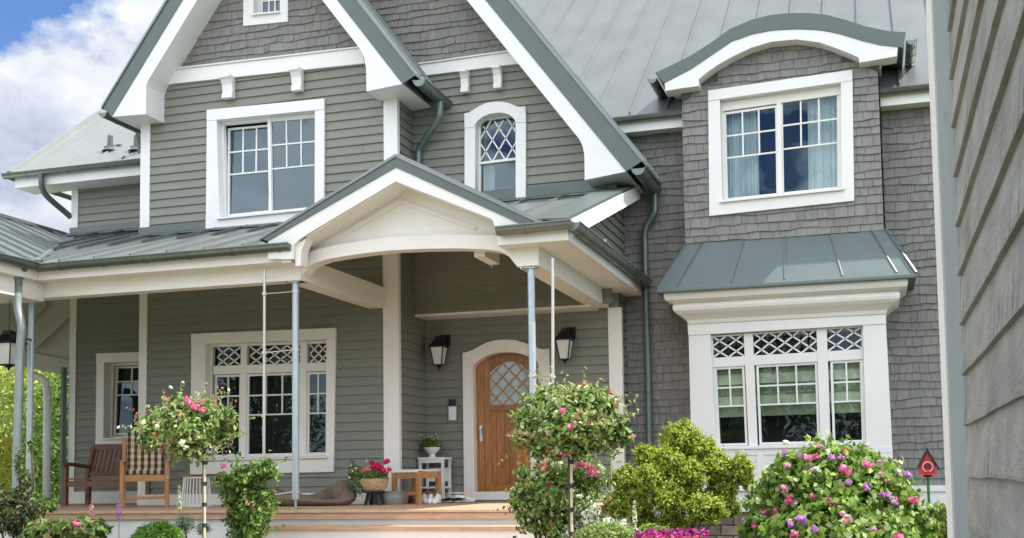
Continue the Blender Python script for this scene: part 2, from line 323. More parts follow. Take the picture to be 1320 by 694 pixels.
# ---- windows -------------------------------------------------------
def window(outer, opening, Yp, glassm=M_glass, sashes=(), lattices=(), proud=.05, recess=.11, sill=True, arch=None, curtains=(), blinds=(), cols=M_wht, lab=None, fr=.04, wall_back=.55, casing=True, sillx=.02, frame_mat=None, bars=()):
    """outer/opening: TL,TR,BR,BL in photo pixels on the casing front"""
    Yc = Yp-proud; w = bpy.data.objects.new('window', None); COL.objects.link(w); w.parent = house; w.empty_display_size = .1
    if lab: w['label'] = lab
    O = quad(outer, Yc) if outer else None; P = quad(opening, Yc); Yi = Yp+recess; frame_mat = frame_mat or cols
    def uv(u, v, Y):
        a = P[0].lerp(P[1], u); b = P[3].lerp(P[2], u); q = a.lerp(b, v); return Vector((q.x, Y, q.z))
    def ub(mb, u0, u1, v0, v1, Y0, Y1, tilt=0):
        def T(p, v): return Vector((p.x, p.y+tilt*(1-v), p.z))
        mb.hexa([T(uv(u0, v1, Y0), v1), T(uv(u1, v1, Y0), v1), T(uv(u1, v0, Y0), v0), T(uv(u0, v0, Y0), v0), T(uv(u0, v1, Y1), v1), T(uv(u1, v1, Y1), v1), T(uv(u1, v0, Y1), v0), T(uv(u0, v0, Y1), v0)])
    wd = (P[1]-P[0]).length; hg = (P[3]-P[0]).length
    if casing:
        c = MB()
        if arch is None:
            e = .004
            def q4(a, b, c_, d, y0, y1): c.hexa([Vector((p.x, y0, p.z)) for p in (a, b, c_, d)]+[Vector((p.x, y1, p.z)) for p in (a, b, c_, d)])
            lt = O[0].lerp(O[3], (P[0]-O[0]).z/((O[3]-O[0]).z)); rtp = O[1].lerp(O[2], (P[1]-O[1]).z/((O[2]-O[1]).z))
            lb = O[0].lerp(O[3], (P[3]-O[0]).z/((O[3]-O[0]).z)); rb = O[1].lerp(O[2], (P[2]-O[1]).z/((O[2]-O[1]).z))
            q4(lt, rtp, O[1], O[0], Yc-.008, Yi+.02)           # header, slightly proud
            q4(lb, P[3], P[0], lt, Yc, Yi+.02); q4(P[2], rb, rtp, P[1], Yc, Yi+.02)
            q4(O[3], O[2], rb, lb, Yc-.004, Yi+.02)
        else:      # arch: (list outer curve px, list inner curve px) left to right
            oc = [at(x, y, Yc) for x, y in arch[0]]; ic = [at(x, y, Yc) for x, y in arch[1]]; n = len(oc)
            c.prism([(p.x, p.z) for p in oc]+[(p.x, p.z) for p in ic[::-1]], Yc-.008, Yi+.02)
            for a, b in ((O[0], O[3]), (O[1], O[2])):
                pin_t = ic[0] if a is O[0] else ic[-1]; pin_b = P[3] if a is O[0] else P[2]; tp = oc[0] if a is O[0] else oc[-1]
                zz = pin_t.z; fa = Vector((tp.x, 0, zz)); c.prism([(tp.x, zz), (pin_t.x, zz), (tp.x, tp.z)], Yc-.006, Yi+.02)
                ps = [Vector((b.x, 0, b.z)), Vector((pin_b.x, 0, b.z)), Vector((pin_t.x, 0, zz)), fa]
                c.hexa([Vector((p.x, Yc, p.z)) for p in ps]+[Vector((p.x, Yi+.02, p.z)) for p in ps])
        c.build('casing', cols, w, bevel=.004)
    # inner frame
    f = MB(); a, b = fr/wd, fr/hg; Y0, Y1 = Yi-.03, Yi+.05
    ub(f, 0, a, 0, 1, Y0, Y1); ub(f, 1-a, 1, 0, 1, Y0, Y1); ub(f, a, 1-a, 0, b, Y0, Y1); ub(f, a, 1-a, 1-b, 1, Y0, Y1)
    for k, (u0, u1, v0, v1) in enumerate(bars): ub(f, u0, u1, v0, v1, Y0-.012-.004*k, Y1+.003*k)
    f.build('frame', frame_mat, w, bevel=.003)
    for (u0, u1, v0, v1, nc, nr, vf, tilt) in sashes:
        s = MB(); sw = .032; a, b = sw/wd, sw/hg; y0, y1 = Yi-.018, Yi+.02
        ub(s, u0, u0+a, v0, v1, y0, y1, tilt); ub(s, u1-a, u1, v0, v1, y0, y1, tilt); ub(s, u0+a, u1-a, v0, v0+b, y0, y1, tilt); ub(s, u0+a, u1-a, v1-b, v1, y0, y1, tilt)
        m_ = .011/wd; n_ = .011/hg; iu0, iu1, iv0 = u0+a, u1-a, v0+b; ivf = v0+(v1-v0)*vf
        for k in range(1, nc): x = iu0+(iu1-iu0)*k/nc; ub(s, x-m_, x+m_, iv0, ivf, y0+.004, y1-.01, tilt)
        for k in range(1, nr+1): z = iv0+(ivf-iv0)*k/nr; ub(s, iu0, iu1, z-n_, z+n_, y0+.002, y1-.012, tilt)
        s.build('sash', frame_mat, w)
        gl = MB(); gl.face([Vector((p.x, p.y+tilt*(1-v), p.z)) for p, v in ((uv(u0, v1, Yi), v1), (uv(u1, v1, Yi), v1), (uv(u1, v0, Yi), v0), (uv(u0, v0, Yi), v0))]); gl.build('pane', glassm, w)
    for (u0, u1, v0, v1, nd, rows) in lattices:
        s = MB(); wc = (u1-u0)/nd; hc = (v1-v0)/rows; half = .0105
        def seg(p, q):
            A = uv(p[0], p[1], Yi-.004); B = uv(q[0], q[1], Yi-.004); s.bar(A, B, 2*half, .014, up=Vector((0, 1, 0)))
        for k in range(-int(rows)-1, nd+int(rows)+2):
            for sg in (1, -1):
                # line u = u0+wc*(k) + sg*wc*(v-v0)/hc, clipped to the opening
                pts = []
                t0, t1 = v0, v1; fu = lambda v: u0+wc*k+sg*wc*(v-v0)/hc+wc*.5*(rows % 1 != 0)
                for uu in (u0, u1):
                    v = v0+(uu-(u0+wc*k+wc*.5*(rows % 1 != 0)))*hc/(sg*wc)
                    pts.append(v)
                lo, hi = max(v0, min(pts)), min(v1, max(pts))
                if arch is not None:
                    st = 12; run = None
                    for i in range(st+1):
                        v = lo+(hi-lo)*i/st; u = fu(v); ok = lo < hi and v > archv(u, arch, uvinfo)
                        if ok and run is None: run = v
                        if (not ok or i == st) and run is not None: seg((fu(run), run), (fu(v), v)); run = None
                elif hi-lo > 1e-3: seg((fu(lo), lo), (fu(hi), hi))
        s.build('lattice', frame_mat, w)
        gl = MB(); gl.face([uv(u0, v1, Yi+.004), uv(u1, v1, Yi+.004), uv(u1, v0, Yi+.004), uv(u0, v0, Yi+.004)]); gl.build('pane', glassm, w)
    if sill:
        s = MB(); Z = .03; A, B = uv(-sillx, 1, Yc), uv(1+sillx, 1, Yc)
        s.hexa([Vector((A.x, Yc-.05, A.z-Z)), Vector((B.x, Yc-.05, B.z-Z)), Vector((B.x, Yc-.05, B.z-.008)), Vector((A.x, Yc-.05, A.z-.008)), Vector((A.x, Yi, A.z-Z)), Vector((B.x, Yi, B.z-Z)), Vector((B.x, Yi, B.z+.012)), Vector((A.x, Yi, A.z+.012))])
        s.build('sill', cols, w)
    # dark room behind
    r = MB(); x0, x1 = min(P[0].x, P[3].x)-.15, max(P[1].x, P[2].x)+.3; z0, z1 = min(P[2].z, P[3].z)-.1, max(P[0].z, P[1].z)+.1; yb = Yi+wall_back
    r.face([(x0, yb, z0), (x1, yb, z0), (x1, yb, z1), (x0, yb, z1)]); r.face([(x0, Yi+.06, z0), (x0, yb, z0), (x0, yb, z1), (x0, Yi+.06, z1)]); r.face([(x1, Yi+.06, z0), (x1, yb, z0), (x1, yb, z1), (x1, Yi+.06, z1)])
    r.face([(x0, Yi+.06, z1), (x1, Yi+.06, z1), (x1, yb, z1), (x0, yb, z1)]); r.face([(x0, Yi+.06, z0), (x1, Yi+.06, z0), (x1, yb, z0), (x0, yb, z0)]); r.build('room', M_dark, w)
    for (u0, u1, v0, v1) in curtains:
        cu = MB(); nn = 40; prev = None
        for k in range(nn+1):
            u = u0+(u1-u0)*k/nn; y = Yi+.16+.03*math.sin(k*1.5)+.012*math.sin(k*.7); T, B = uv(u, v0, y), uv(u, v1, y)
            if prev: cu.face([prev[1], B, T, prev[0]])
            prev = (T, B)
        cu.build('curtain', M_curt, w, smooth=True)
    for (u0, u1, v0, v1, nf) in blinds:
        bl = MB(); h = (v1-v0)/nf
        for k in range(nf):
            A, B, C, D = uv(u0, v0+h*k, Yi+.10), uv(u1, v0+h*k, Yi+.10), uv(u1, v0+h*(k+1)+.01, Yi+.07), uv(u0, v0+h*(k+1)+.01, Yi+.07)
            bl.face([D, C, B, A], (1, 1, 1) if k % 2 else (.45, .5, .42)); 
        bl.build('blind', M_blind, w)
    return P
uvinfo = None
def archv(u, arch, info):   # v coordinate of the arch underside at u (relative to the opening rectangle)
    xs = info['u']; vs = info['v']; return float(np.interp(u, xs, vs))
def hole(opening, Yp, m=.02, proud=.05):
    P = quad(opening, Yp-proud); return (min(P[0].x, P[3].x)-m, max(P[1].x, P[2].x)+m, min(P[2].z, P[3].z)-m, max(P[0].z, P[1].z)+m)

opLU = [(279, 154.7), (405.7, 142.7), (405.3, 268.5), (283, 281)]
opWL = [(264.8, 443.3), (420.6, 437.8), (419.5, 588), (263.3, 591.5)]
opRU = [(927.9, 129), (1083.8, 106), (1084.7, 243), (931, 259)]
opBW = [(915.8, 432.5), (1112, 419.3), (1116.3, 572.4), (923, 577.3)]
opRL = [(134.3, 467.5), (200, 465.5), (200, 562), (133, 565)]
opAT = [(327, -45), (360, -48), (360.5, 15), (326.5, 18.6)]
opAW = [(612.3, 150), (664.4, 143), (664.4, 256), (612.3, 262)]
window([(266.5, 141.9), (418.2, 127.2), (417.5, 286), (265, 297.3)], opLU, Yw, sashes=[(.03, .49, .045, .97, 3, 2, .53, .10), (.50, .985, .02, .98, 3, 2, .53, 0)], curtains=[(.93, 1.05, 0, 1)], bars=[(.485, .515, 0, 1)], lab='upstairs window with its left sash tilted open')
window([(246.6, 430.6), (432.7, 422.7), (429.7, 608.8), (245, 612)], opWL, Yw, glassm=M_glassl, cols=M_crm, lattices=[(.055, .25, .03, .19, 2, 2), (.335, .745, .03, .19, 4, 2), (.83, .97, .03, .19, 2, 2)],
       sashes=[(.04, .265, .27, .985, 2, 2, .5, 0), (.315, .76, .27, .985, 3, 2, .5, 0), (.815, .985, .27, .985, 2, 2, .5, 0)], bars=[(.03, .98, .19, .265), (.265, .315, 0, 1), (.76, .815, 0, 1)], lab='wide triple porch window with lattice transoms')
window([(912.7, 117), (1098.7, 90.1), (1101.2, 259), (914.3, 278.7)], opRU, Ybox, sashes=[(.02, .475, .10, .98, 3, 2, .52, 0), (.50, .985, .06, .98, 3, 2, .52, 0)], curtains=[(.03, .30, .08, .95), (.72, 1.03, .05, 1)], bars=[(.0, 1, 0.0, .09), (.47, .505, 0, 1)], frame_mat=M_crm, lab='wide upstairs window with white curtains')
window(None, opBW, Ybw, glassm=M_glassl, casing=False, proud=0.02, recess=.07, sill=True, lattices=[(.0, .222, .0, .2, 2, 2), (.283, .703, .0, .2, 4, 2), (.77, 1, .0, .2, 2, 2)],
       sashes=[(.01, .215, .285, .985, 2, 2, .50, 0), (.295, .70, .285, .985, 3, 2, .50, 0), (.785, .99, .285, .985, 2, 2, .50, 0)], bars=[(0, 1, .2, .285), (.222, .283, 0, 1), (.703, .77, 0, 1)], blinds=[(-.05, 1.05, .24, .72, 5)], fr=.02, lab='ground-floor triple bay window with lattice transoms and half-drawn blinds')
window([(124.2, 455.8), (212, 453), (212, 574), (123, 577)], opRL, Yr, glassm=M_glassl, cols=M_crm, sashes=[(.06, .97, .04, .96, 3, 2, .42, .05)], recess=.16, lab='small porch window with its sash tilted open')
window([(313.4, -60), (370.9, -63), (370.9, 28.2), (313.4, 33.7)], opAT, Yw+.02, sashes=[(.10, .95, .03, .97, 3, 3, 1, 0)], lab='small white attic window in the left gable')
# arched window
ao = [(598.5, 146.4), (604, 145.5), (610, 142), (618, 137), (627, 133), (638, 131.4), (648, 131.5), (657, 133.5), (665, 137), (671, 138.2), (677.5, 137)]
ai = [(612.3, 164), (613, 160), (617, 155), (623, 150.5), (631, 147.3), (640, 145.8), (648, 145.8), (655, 147.5), (660, 150.5), (663.5, 155), (664.4, 159)]
P_ = quad(opAW, Yg-.05); us, vs = [], []
for x, y in ai:
    q = at(x, y, Yg-.05); u = (q.x-P_[0].x)/(P_[1].x-P_[0].x); tp = P_[0].lerp(P_[1], max(0, min(1, u))); bt = P_[3].lerp(P_[2], max(0, min(1, u))); us.append(u); vs.append((tp.z-q.z)/(tp.z-bt.z))
uvinfo = dict(u=us, v=vs)
window([(598.5, 146.4), (677.5, 137), (677.5, 268), (598.5, 280)], opAW, Yg, arch=(ao, ai), lattices=[(.0, 1, .0, .51, 3, 2)], sashes=[(0, 1, .50, 1, 1, 0, 0, 0)], bars=[(0, 1, .50, .53)], curtains=[(.0, .3, .52, 1)], recess=.14, fr=.03, lab='narrow arched window with diamond lattice')

# ---- walls -------------------------------------------------------------
def P2(*px, Y): return [XZ(x, y, Y) for x, y in px]
zb1 = XZ(330, 86, Yw)[1]
bandT1, bandB1 = XZ(335, 77.5, Yw)[1], XZ(335, 98, Yw)[1]
# left block front: clapboard from deck to band, shingles above it
pol = [ccw([(XL, DZ-.05), (XR1, DZ-.05), (XR1, bandT1), (XL, bandT1)])]
for o_, y_ in ((opLU, Yw), (opWL, Yw)): pol = cut(pol, *hole(o_, y_))
mb = MB(); mb.raw = True; clap(mb, [ccw(p) for p in pol], front(Yw)); mb.build('clapboard_wall', M_sid, house)
k_ = 1.345; ws = (wL[0]-.05, wR[0]+.1)
def roofclip(q, A, up):      # keep what lies under the two slopes through apex A
    q = clip(q, -k_, 1, A[1]-k_*A[0]+up); return clip(q, k_, 1, A[1]+k_*A[0]+up)
pol = [ccw(roofclip([(XL, bandB1+.02), (XR1, bandB1+.02), (XR1, 12), (XL, 12)], wA, .12))]
pol = cut(pol, *hole(opAT, Yw+.02))
mb = MB(); mb.raw = True; shingles(mb, [ccw(p) for p in pol], front(Yw+.004)); mb.build('shingle_wall', M_shi, house)
# right block upper face
z400 = at(640, 400, Yg).z; bT2, bB2 = XZ(600, 74.5, Yg)[1], XZ(603, 91, Yg)[1]
pol = [ccw([(XR1-.9, 3.2+H), (XR1, 3.2+H), (XR1, bT2), (XR1-.9, bT2)]), ccw(roofclip([(XR1, z400), (XR2, z400), (XR2, bT2), (XR1, bT2)], w2A, .16))]
pol = cut(pol, *hole([(613, 146), (663, 143), (663, 258), (613, 262)], Yg, m=.0))
mb = MB(); mb.raw = True; clap(mb, [ccw(p) for p in pol], front(Yg)); mb.build('clapboard_wall', M_sid, house)
pol = [ccw(roofclip([(-8.0, bB2+.02), (XR2, bB2+.02), (XR2, 12), (-8.0, 12)], w2A, .15))]
mb = MB(); mb.raw = True; shingles(mb, [ccw(p) for p in pol], front(Yg+.004)); mb.build('shingle_wall', M_shi, house)
# entry wall with door
opD = [(609, 452), (694, 447), (693.7, 645), (609, 645)]
pol = [ccw([(XR1, DZ-.02), (XR2, DZ-.02), (XR2, z400+.25), (XR1, z400+.25)])]; pol = cut(pol, *hole([(612, 451), (692, 449), (692, 700), (612, 700)], Yd, m=0))
mb = MB(); mb.raw = True; clap(mb, [ccw(p) for p in pol], front(Yd)); mb.build('clapboard_wall', M_sid, house)
# recess side wall and right block side wall, both facing +X
mb = MB(); mb.raw = True; clap(mb, [ccw([(Yw, DZ-.02), (Yd, DZ-.02), (Yd, oR[1]-.1), (Yw, oR[1]-.1)])], right(XR1)); mb.build('clapboard_wall', M_sid, house)
mb = MB(); mb.raw = True
zr = lambda y: H+2.78+.333*(y-12.3)
clap(mb, [ccw([(Yd, H-.6), (Ys, H-.6), (Ys, 3.9+H), (Yd, 3.9+H)]), ccw([(Yg, H+2.66), (Yd, H+2.66), (Yd, 3.9+H), (Yg, 3.9+H)]), ccw([(12.75, H+2.66), (Yg, H+2.66), (Yg, zr(Yg)), (12.75, zr(12.75))])], right(XR2)); mb.build('clapboard_wall', M_sid, house)
# recessed far-left wall
pol = [ccw([(-13.05, DZ-.05), (XL+.1, DZ-.05), (XL+.1, 5.15+H), (-13.05, 5.15+H)])]; pol = cut(pol, *hole(opRL, Yr))
mb = MB(); mb.raw = True; clap(mb, [ccw(p) for p in pol], front(Yr)); mb.build('clapboard_wall', M_sid, house)
# shingled right wing
zE = at(840, 168, 16.4).z; zBase = at(1200, 626, Ys).z
bxL, bxR = at(882, 250, Ybox).x, at(1139, 290, Ybox).x; bxB = at(1138, 297, Ybox).z
pol = [ccw([(XR2, zBase), (2.6, zBase), (2.6, zE+.25), (XR2, zE+.25)])]
bwL, bwR = at(889, 520, Ybw).x, at(1146, 520, Ybw).x
pol = cut(pol, bwL+.1, bwR-.1, zBase-1, at(1000, 380, Ybw).z); pol = cut(pol, bxL+.1, bxR-.1, bxB+.1, 99)
mb = MB(); mb.raw = True; shingles(mb, [ccw(p) for p in pol], front(Ys)); mb.build('shingle_wall', M_shi, house)

# ---- corner boards, bands, brackets -----------------------------------
def board(name, x0, x1, z0, z1, Y, d=.03, back=.05, m=M_wht, lab=None):
    b = MB(); b.box(x0, x1, Y-d, Y+back, z0, z1); o = b.build(name, m, house, bevel=.003); return o
board('corner_board', at(182.5, 200, Yw).x, at(194.5, 200, Yw).x, zr(Yw)-.1, oL[1]-.1, Yw)
board('corner_board', at(180, 500, Yw).x, at(190, 500, Yw).x, DZ, H+3.35, Yw, m=M_crm)
b = MB(); b.box(at(495.5, 170, Yw).x, XR1+.03, Yw-.03, Yw+.06, H+3.2, oR[1]-.12); b.build('corner_board', M_wht, house, bevel=.003)
b = MB(); b.box(at(495.2, 480, Yw).x, XR1+.03, Yw-.03, Yw+.06, DZ, H+3.2); b.build('corner_board', M_crm, house, bevel=.003)
b = MB(); b.box(at(786, 500, Yd).x, XR2+.035, Yd-.03, Yd+.07, DZ-.6, H+2.387); b.build('corner_board', M_crm, house, bevel=.003)
b = MB(); b.box(-13.08, -12.95, Yr-.03, Yr+.05, DZ, H+5.1); b.build('corner_board', M_wht, house, bevel=.003)
def band(px, Y, m=M_wht):
    b = MB(); pts = [XZ(x, y, Y-.05) for x, y in px]; b.prism(pts, Y-.06, Y+.02)
    t0, t1 = pts[0], pts[1]; b.prism([(t0[0], t0[1]), (t1[0], t1[1]), (t1[0], t1[1]+.02), (t0[0], t0[1]+.02)], Y-.09, Y+.02)
    b.build('trim_band', m, house, bevel=.003)
band([(221, 91), (466, 62.3), (470.5, 82), (199.5, 110.8)], Yw)
band([(540, 84), (672, 65.5), (684, 80.5), (540, 98.8)], Yg)
for (x0, x1, y0, y1, Y) in ((289, 303.5, 101, 127.5, Yw), (378, 392, 91.5, 118, Yw), (595, 606.5, 94, 120, Yg), (637, 649, 89, 115, Yg)):
    a, c = at(x0, y0, Y-.03), at(x1, y1, Y-.03); w_ = c.x-a.x; b = MB(); zt, zl = a.z, c.z; h_ = zt-zl
    prof = [(0, zt), (.17, zt), (.17, zt-.12*h_), (.13, zt-.2*h_), (.09, zt-.4*h_), (.075, zt-.75*h_), (.10, zt-.78*h_), (.10, zl), (0, zl)]
    x0_, x1_ = a.x+.01, a.x+w_-.01; n = len(prof)
    b.add([(x0_, Y-.02-p, z) for p, z in prof]+[(x1_, Y-.02-p, z) for p, z in prof], [tuple(range(n)), tuple(range(2*n-1, n-1, -1))]+[(i, n+i, n+(i+1) % n, (i+1) % n) for i in range(n)])
    b.build('bracket', M_wht, house, bevel=.002)

# ---- gutters and pipes --------------------------------------------------
def gutter(a, b, r=.065, brk=.55, capA=True, outward=None):
    a, b = Vector(a), Vector(b); t = (b-a).normalized(); sx = t.cross(Vector((0, 0, 1))).normalized(); mbb = MB(); n = 12
    def ring(p, rr): return [p+sx*math.cos(math.pi*k/n)*rr-Vector((0, 0, 1))*math.sin(math.pi*k/n)*rr for k in range(n+1)]
    A, B = ring(a, r), ring(b, r); A2, B2 = ring(a, r-.006), ring(b, r-.006); m = len(A)
    mbb.add(A+B, [(i, i+1, m+i+1, m+i) for i in range(m-1)]); mbb.add(A2+B2, [(i, i+1, m+i+1, m+i) for i in range(m-1)])
    for q in (A, B): mbb.add(q, [tuple(range(m))])
    for sgn in (1, -1): mbb.tube([a+sx*r*sgn, b+sx*r*sgn], .011, 8)
    ln = (b-a).length; k = brk*.6
    while k < ln:
        C, D = ring(a+t*(k-.012), r+.006), ring(a+t*(k+.012), r+.006); mbb.add(C+D, [(i, i+1, m+i+1, m+i) for i in range(m-1)]); mbb.add(C, [tuple(range(m))]); mbb.add(D, [tuple(range(m))]); k += brk
    return mbb.build('gutter', M_gut, house, smooth=True)
def smooth_path(pts, it=3):
    p = [Vector(q) for q in pts]
    for _ in range(it):
        q = [p[0]]
        for i in range(len(p)-1):
            q += [p[i].lerp(p[i+1], .25), p[i].lerp(p[i+1], .75)] if 0 < i < len(p)-2 else ([p[i].lerp(p[i+1], .75)] if i == 0 and len(p) > 2 else [p[i].lerp(p[i+1], .25)])
        q.append(p[-1]); p = q
    return p
def pipe(pts, r=.045, m=None, name='downpipe', clips=()):
    b = MB(); b.tube(smooth_path(pts), r, 14)
    for c in clips: b.lathe([(r+.002, -.012), (r+.008, -.012), (r+.008, .012), (r+.002, .012)], c, 14)
    return b.build(name, m or M_pip, house, smooth=True)
# eave gutters of the two gables (they run back in Y)
for (px, Yv, Ye) in (((541, 104), Yv1, Yg-.05), ((823, 218), Yv2, 16.62)):
    p = at(px[0], px[1], Yv+.03); gutter((p.x, Yv+.0, p.z), (p.x, Ye, p.z), .09, .5)
p = at(136, 146, Yv1); gutter((p.x-.03, Yv1-.03, p.z-.0), (p.x-.03, Yr-.1, p.z), .07, .6)
# pipe below gable 1 right eave
p0 = at(541, 104, Yv1); yb = Yg-.35
pipe([(p0.x, yb, p0.z-.05), (p0.x, yb, p0.z-.22), (p0.x-.02, yb+.02, p0.z-.32), (XR1+.14, Yg-.1, p0.z-.62), (XR1+.12, Yg-.09, p0.z-.75), (XR1+.12, Yg-.09, H+3.3)], .05)
# pipe at gable 2 right eave, down the shingles
q0 = at(823, 218, Yv2); yq = 16.55
pipe([(q0.x, yq, q0.z-.05), (q0.x, yq, q0.z-.25), (q0.x, yq, q0.z-.35), at(830.5, 295, yq+.03), at(831.5, 320, yq+.05), at(833, 400, yq+.05), at(836, 480, yq+.05), at(838, 640, yq+.05)], .05)
# pipe left of gable 1
pipe([at(176, 160, 16.3), at(178, 172, 16.35), at(181, 190, 16.45), at(181, 215, 16.5)], .045)

# ---- main roof --------------------------------------------------------
ME = at(840, 146, 16.3).z; sp = .7779
def mz(y): return ME+sp*(y-16.3)
mr = MB(); mr.slab([(-9.5, 16.3, mz(16.3)), (5, 16.3, mz(16.3)), (5, 24, mz(24)), (-9.5, 24, mz(24))], (0, .03, -.05))
x0s = at(833, 0, 18.4)
def roof_hit(px, py):
    r = ray(px, py); t = (ME-H-sp*16.3)/(r.z-sp*r.y); return r*t
s0 = roof_hit(871, 0).x; s1 = roof_hit(915.5, 0).x; step = .53
for k in range(-22, 12):
    x = s0+k*step
    if x > -9.4: mr.bar((x, 16.32, mz(16.32)+.02), (x, 24, mz(24)+.02), .016, .045)
mr.build('main_roof', M_roof, house)
for xa, xb in ((-3.75, at(881, 145, 16.35).x), (at(1133, 103, 16.35).x, 3)):
    gutter((xa, 16.32, ME-.03), (xb, 16.32, ME-.03), .065, .8)
    b = MB(); b.box(xa, xb, 16.39, 16.44, zE, ME-.04); b.box(xa, xb, 16.44, Ys+.02, zE+.02, zE+.06); b.build('fascia', M_wht, house)

# ---- eyebrow dormer with shingled box ------------------------------------
Ye = 15.95
def D(x, y): return XZ(820+x/3.385, y/3.385, Ye)
top = [(83, 318), (160, 282), (230, 248), (320, 191), (410, 126), (500, 88), (580, 67), (640, 60), (700, 57), (760, 58), (830, 65), (915, 87), (1000, 115), (1100, 136), (1177, 142)]
bot = [(122, 362), (185, 330), (240, 301), (330, 240), (415, 182), (505, 150), (585, 134), (640, 129), (700, 127), (760, 128), (825, 134), (900, 151), (980, 176), (1060, 196), (1165, 208)]
T_, B_ = [D(*q) for q in top], [D(*q) for q in bot]
b = MB()
for i in range(len(top)-1): b.prism([T_[i], T_[i+1], B_[i+1], B_[i]], Ye, 17.9 if 3 < i < 11 else 17.0)
b.build('eyebrow_roof', M_vrg, house)
low = [(127, 396), (200, 384), (274, 374), (272, 345), (300, 322), (350, 286), (420, 246), (500, 208), (590, 181), (700, 171), (800, 184), (880, 212), (940, 236), (971, 250), (976, 272), (1060, 258), (1138, 244)]
b = MB(); up = [(124, 362), (200, 322), (265, 283), (280, 272), (300, 259), (350, 226), (420, 179), (500, 151), (590, 133), (700, 127), (800, 131), (880, 146), (940, 164), (975, 174), (985, 177), (1060, 196), (1142, 206)]
for i in range(len(low)-1):
    if i in (2, 13):
        pass
    b.prism([D(*up[i]), D(*up[i+1]), D(*low[i+1]), D(*low[i])], Ye+.012, Ybox+.05)
b.build('eyebrow_fascia', M_wht, house)
crv = [D(x, y) for x, y in [(272, 340), (350, 280), (420, 240), (500, 203), (590, 176), (700, 166), (800, 178), (880, 206), (971, 246)]]
pol = []
zl = bxB
for i in range(len(crv)-1): pol.append(ccw([(crv[i][0], zl), (crv[i+1][0], zl), (crv[i+1][0], crv[i+1][1]+.04), (crv[i][0], crv[i][1]+.04)]))
xs0, xs1 = crv[0][0], crv[-1][0]
zs0, zs1 = D(272, 372)[1]+.05, D(975, 270)[1]+.05
pol = [ccw([(bxL, zl), (xs0, zl), (xs0, zs0), (bxL, zs0)])]+pol+[ccw([(xs1, zl), (bxR, zl), (bxR, zs1), (xs1, zs1)])]
# one clean polygon set: cover the box in a single strip below, then the curved top
ztop = min(zs0, min(c[1] for c in crv))
low_p = [ccw([(bxL, zl), (bxR, zl), (bxR, ztop), (bxL, ztop)])]
upp = []
for p in pol:
    q = clip(p, 0, -1, -ztop)
    if q: upp.append(ccw(q))
full = ccw([(bxL, zl), (bxR, zl), (bxR, zs1), (xs1, zs1+.02)]+[(c[0], c[1]+.04) for c in crv[::-1]]+[(bxL, zs0)])
hull = [ccw(q) for q in cut(low_p, *hole(opRU, Ybox))]+upp
random.seed(5)
mb = MB(); mb.raw = True
shingles(mb, [ccw(q) for q in cut([full_ for full_ in [ccw([(bxL, zl), (bxR, zl), (bxR, zs1), (xs1-.02, zs1+.03)]+[(c[0], c[1]+.05) for c in (crv[6], crv[5], crv[4], crv[3])]+[(crv[1][0], crv[1][1]+.03), (xs0, zs0+.02), (bxL, zs0)])]], *hole(opRU, Ybox))], front(Ybox))
mb.box(bxL, bxL+.05, Ybox+.02, Ys+.3, zl, zs0-.03); mb.box(bxL, bxR, Ybox+.02, Ys+.1, zl, zl+.05); mb.build('shingle_dormer_box', M_shi, house)
for sx_, xg in ((1, bxR), ):
    mb = MB(); mb.raw = True; shingles(mb, [ccw([(Ybox, zl), (Ys, zl), (Ys, zs1), (Ybox, zs1)])], right(bxR)); mb.build('shingle_wall', M_shi, house)
a = D(75, 330); gutter((a[0]-.02, Ye+.02, a[1]-.04), (a[0]-.02, 17.3, a[1]-.04), .06, .3)
a = D(1185, 165); gutter((a[0]+.05, Ye+.0, a[1]-.04), (a[0]+.05, 17.2, a[1]-.04), .06, .3)
b = MB(); b.box(D(130, 0)[0], bxR+.05, Ybox+.05, 17.2, zs0+.0, zs0+.04); b.build('soffit', M_wht, house)

# ---- bay window surround, cornice, skirt roof ---------------------------
bay = MB()
pil = lambda x0, x1, xb0, xb1: bay.prism([XZ(x0, 430 if x0 < 1000 else 415, Ybw-.04), XZ(x1, 430 if x0 < 1000 else 415, Ybw-.04), XZ(xb1, 592, Ybw-.04), XZ(xb0, 592, Ybw-.04)], Ybw-.04, Ys+.02)
pil(887.5, 915.8, 891.5, 923.5); pil(1112, 1142, 1117, 1151)
bay.prism([XZ(886.2, 418, Ybw-.055), XZ(1141.5, 401, Ybw-.055), XZ(1142.5, 417.5, Ybw-.055), XZ(887, 432.5, Ybw-.055)], Ybw-.055, Ys+.02)
bay.build('bay_casing', M_wht, house, bevel=.004)
ap = MB(); zt, zb_, zc = at(1000, 576, Ybw).z, at(1000, 628, Ybw).z, at(950, 660, Ybw).z
XLb, XRb = at(889.5, 560, Ybw).x, at(1149, 560, Ybw).x
ap.box(XLb, XRb, Ybw-.03, Ys+.02, zb_, zt-.025); ap.box(XLb, XRb, Ybw-.045, Ybw, zt-.11, zt-.026)
for k in range(7): x = XLb+.2+(XRb-XLb-.4)*k/6; ap.box(x-.05, x+.05, Ybw-.045, Ybw, zb_+.11, zt-.11)
ap.box(XLb, XRb, Ybw-.045, Ybw, zb_, zb_+.11); ap.box(XLb-.03, XRb+.03, Ybw-.08, Ys, zb_-.05, zb_-.002); ap.box(XLb, XRb, Ybw-.04, Ys, zc, zb_-.05)
ap.build('bay_apron', M_wht, house, bevel=.003)
cz0 = at(888, 418, Ybw-.05).z; cz1 = at(848, 392, 15.8).z
cprof = [(0, cz0), (.02, cz0+.0), (.035, cz0+.05), (.10, cz0+.10), (.15, cz0+.13), (.19, cz0+.17), (.20, cz0+.21), (.19, cz0+.25), (.175, cz0+.27), (.21, cz0+.275), (.285, cz0+.31), (.30, cz0+.35), (.30, cz0+.40)]
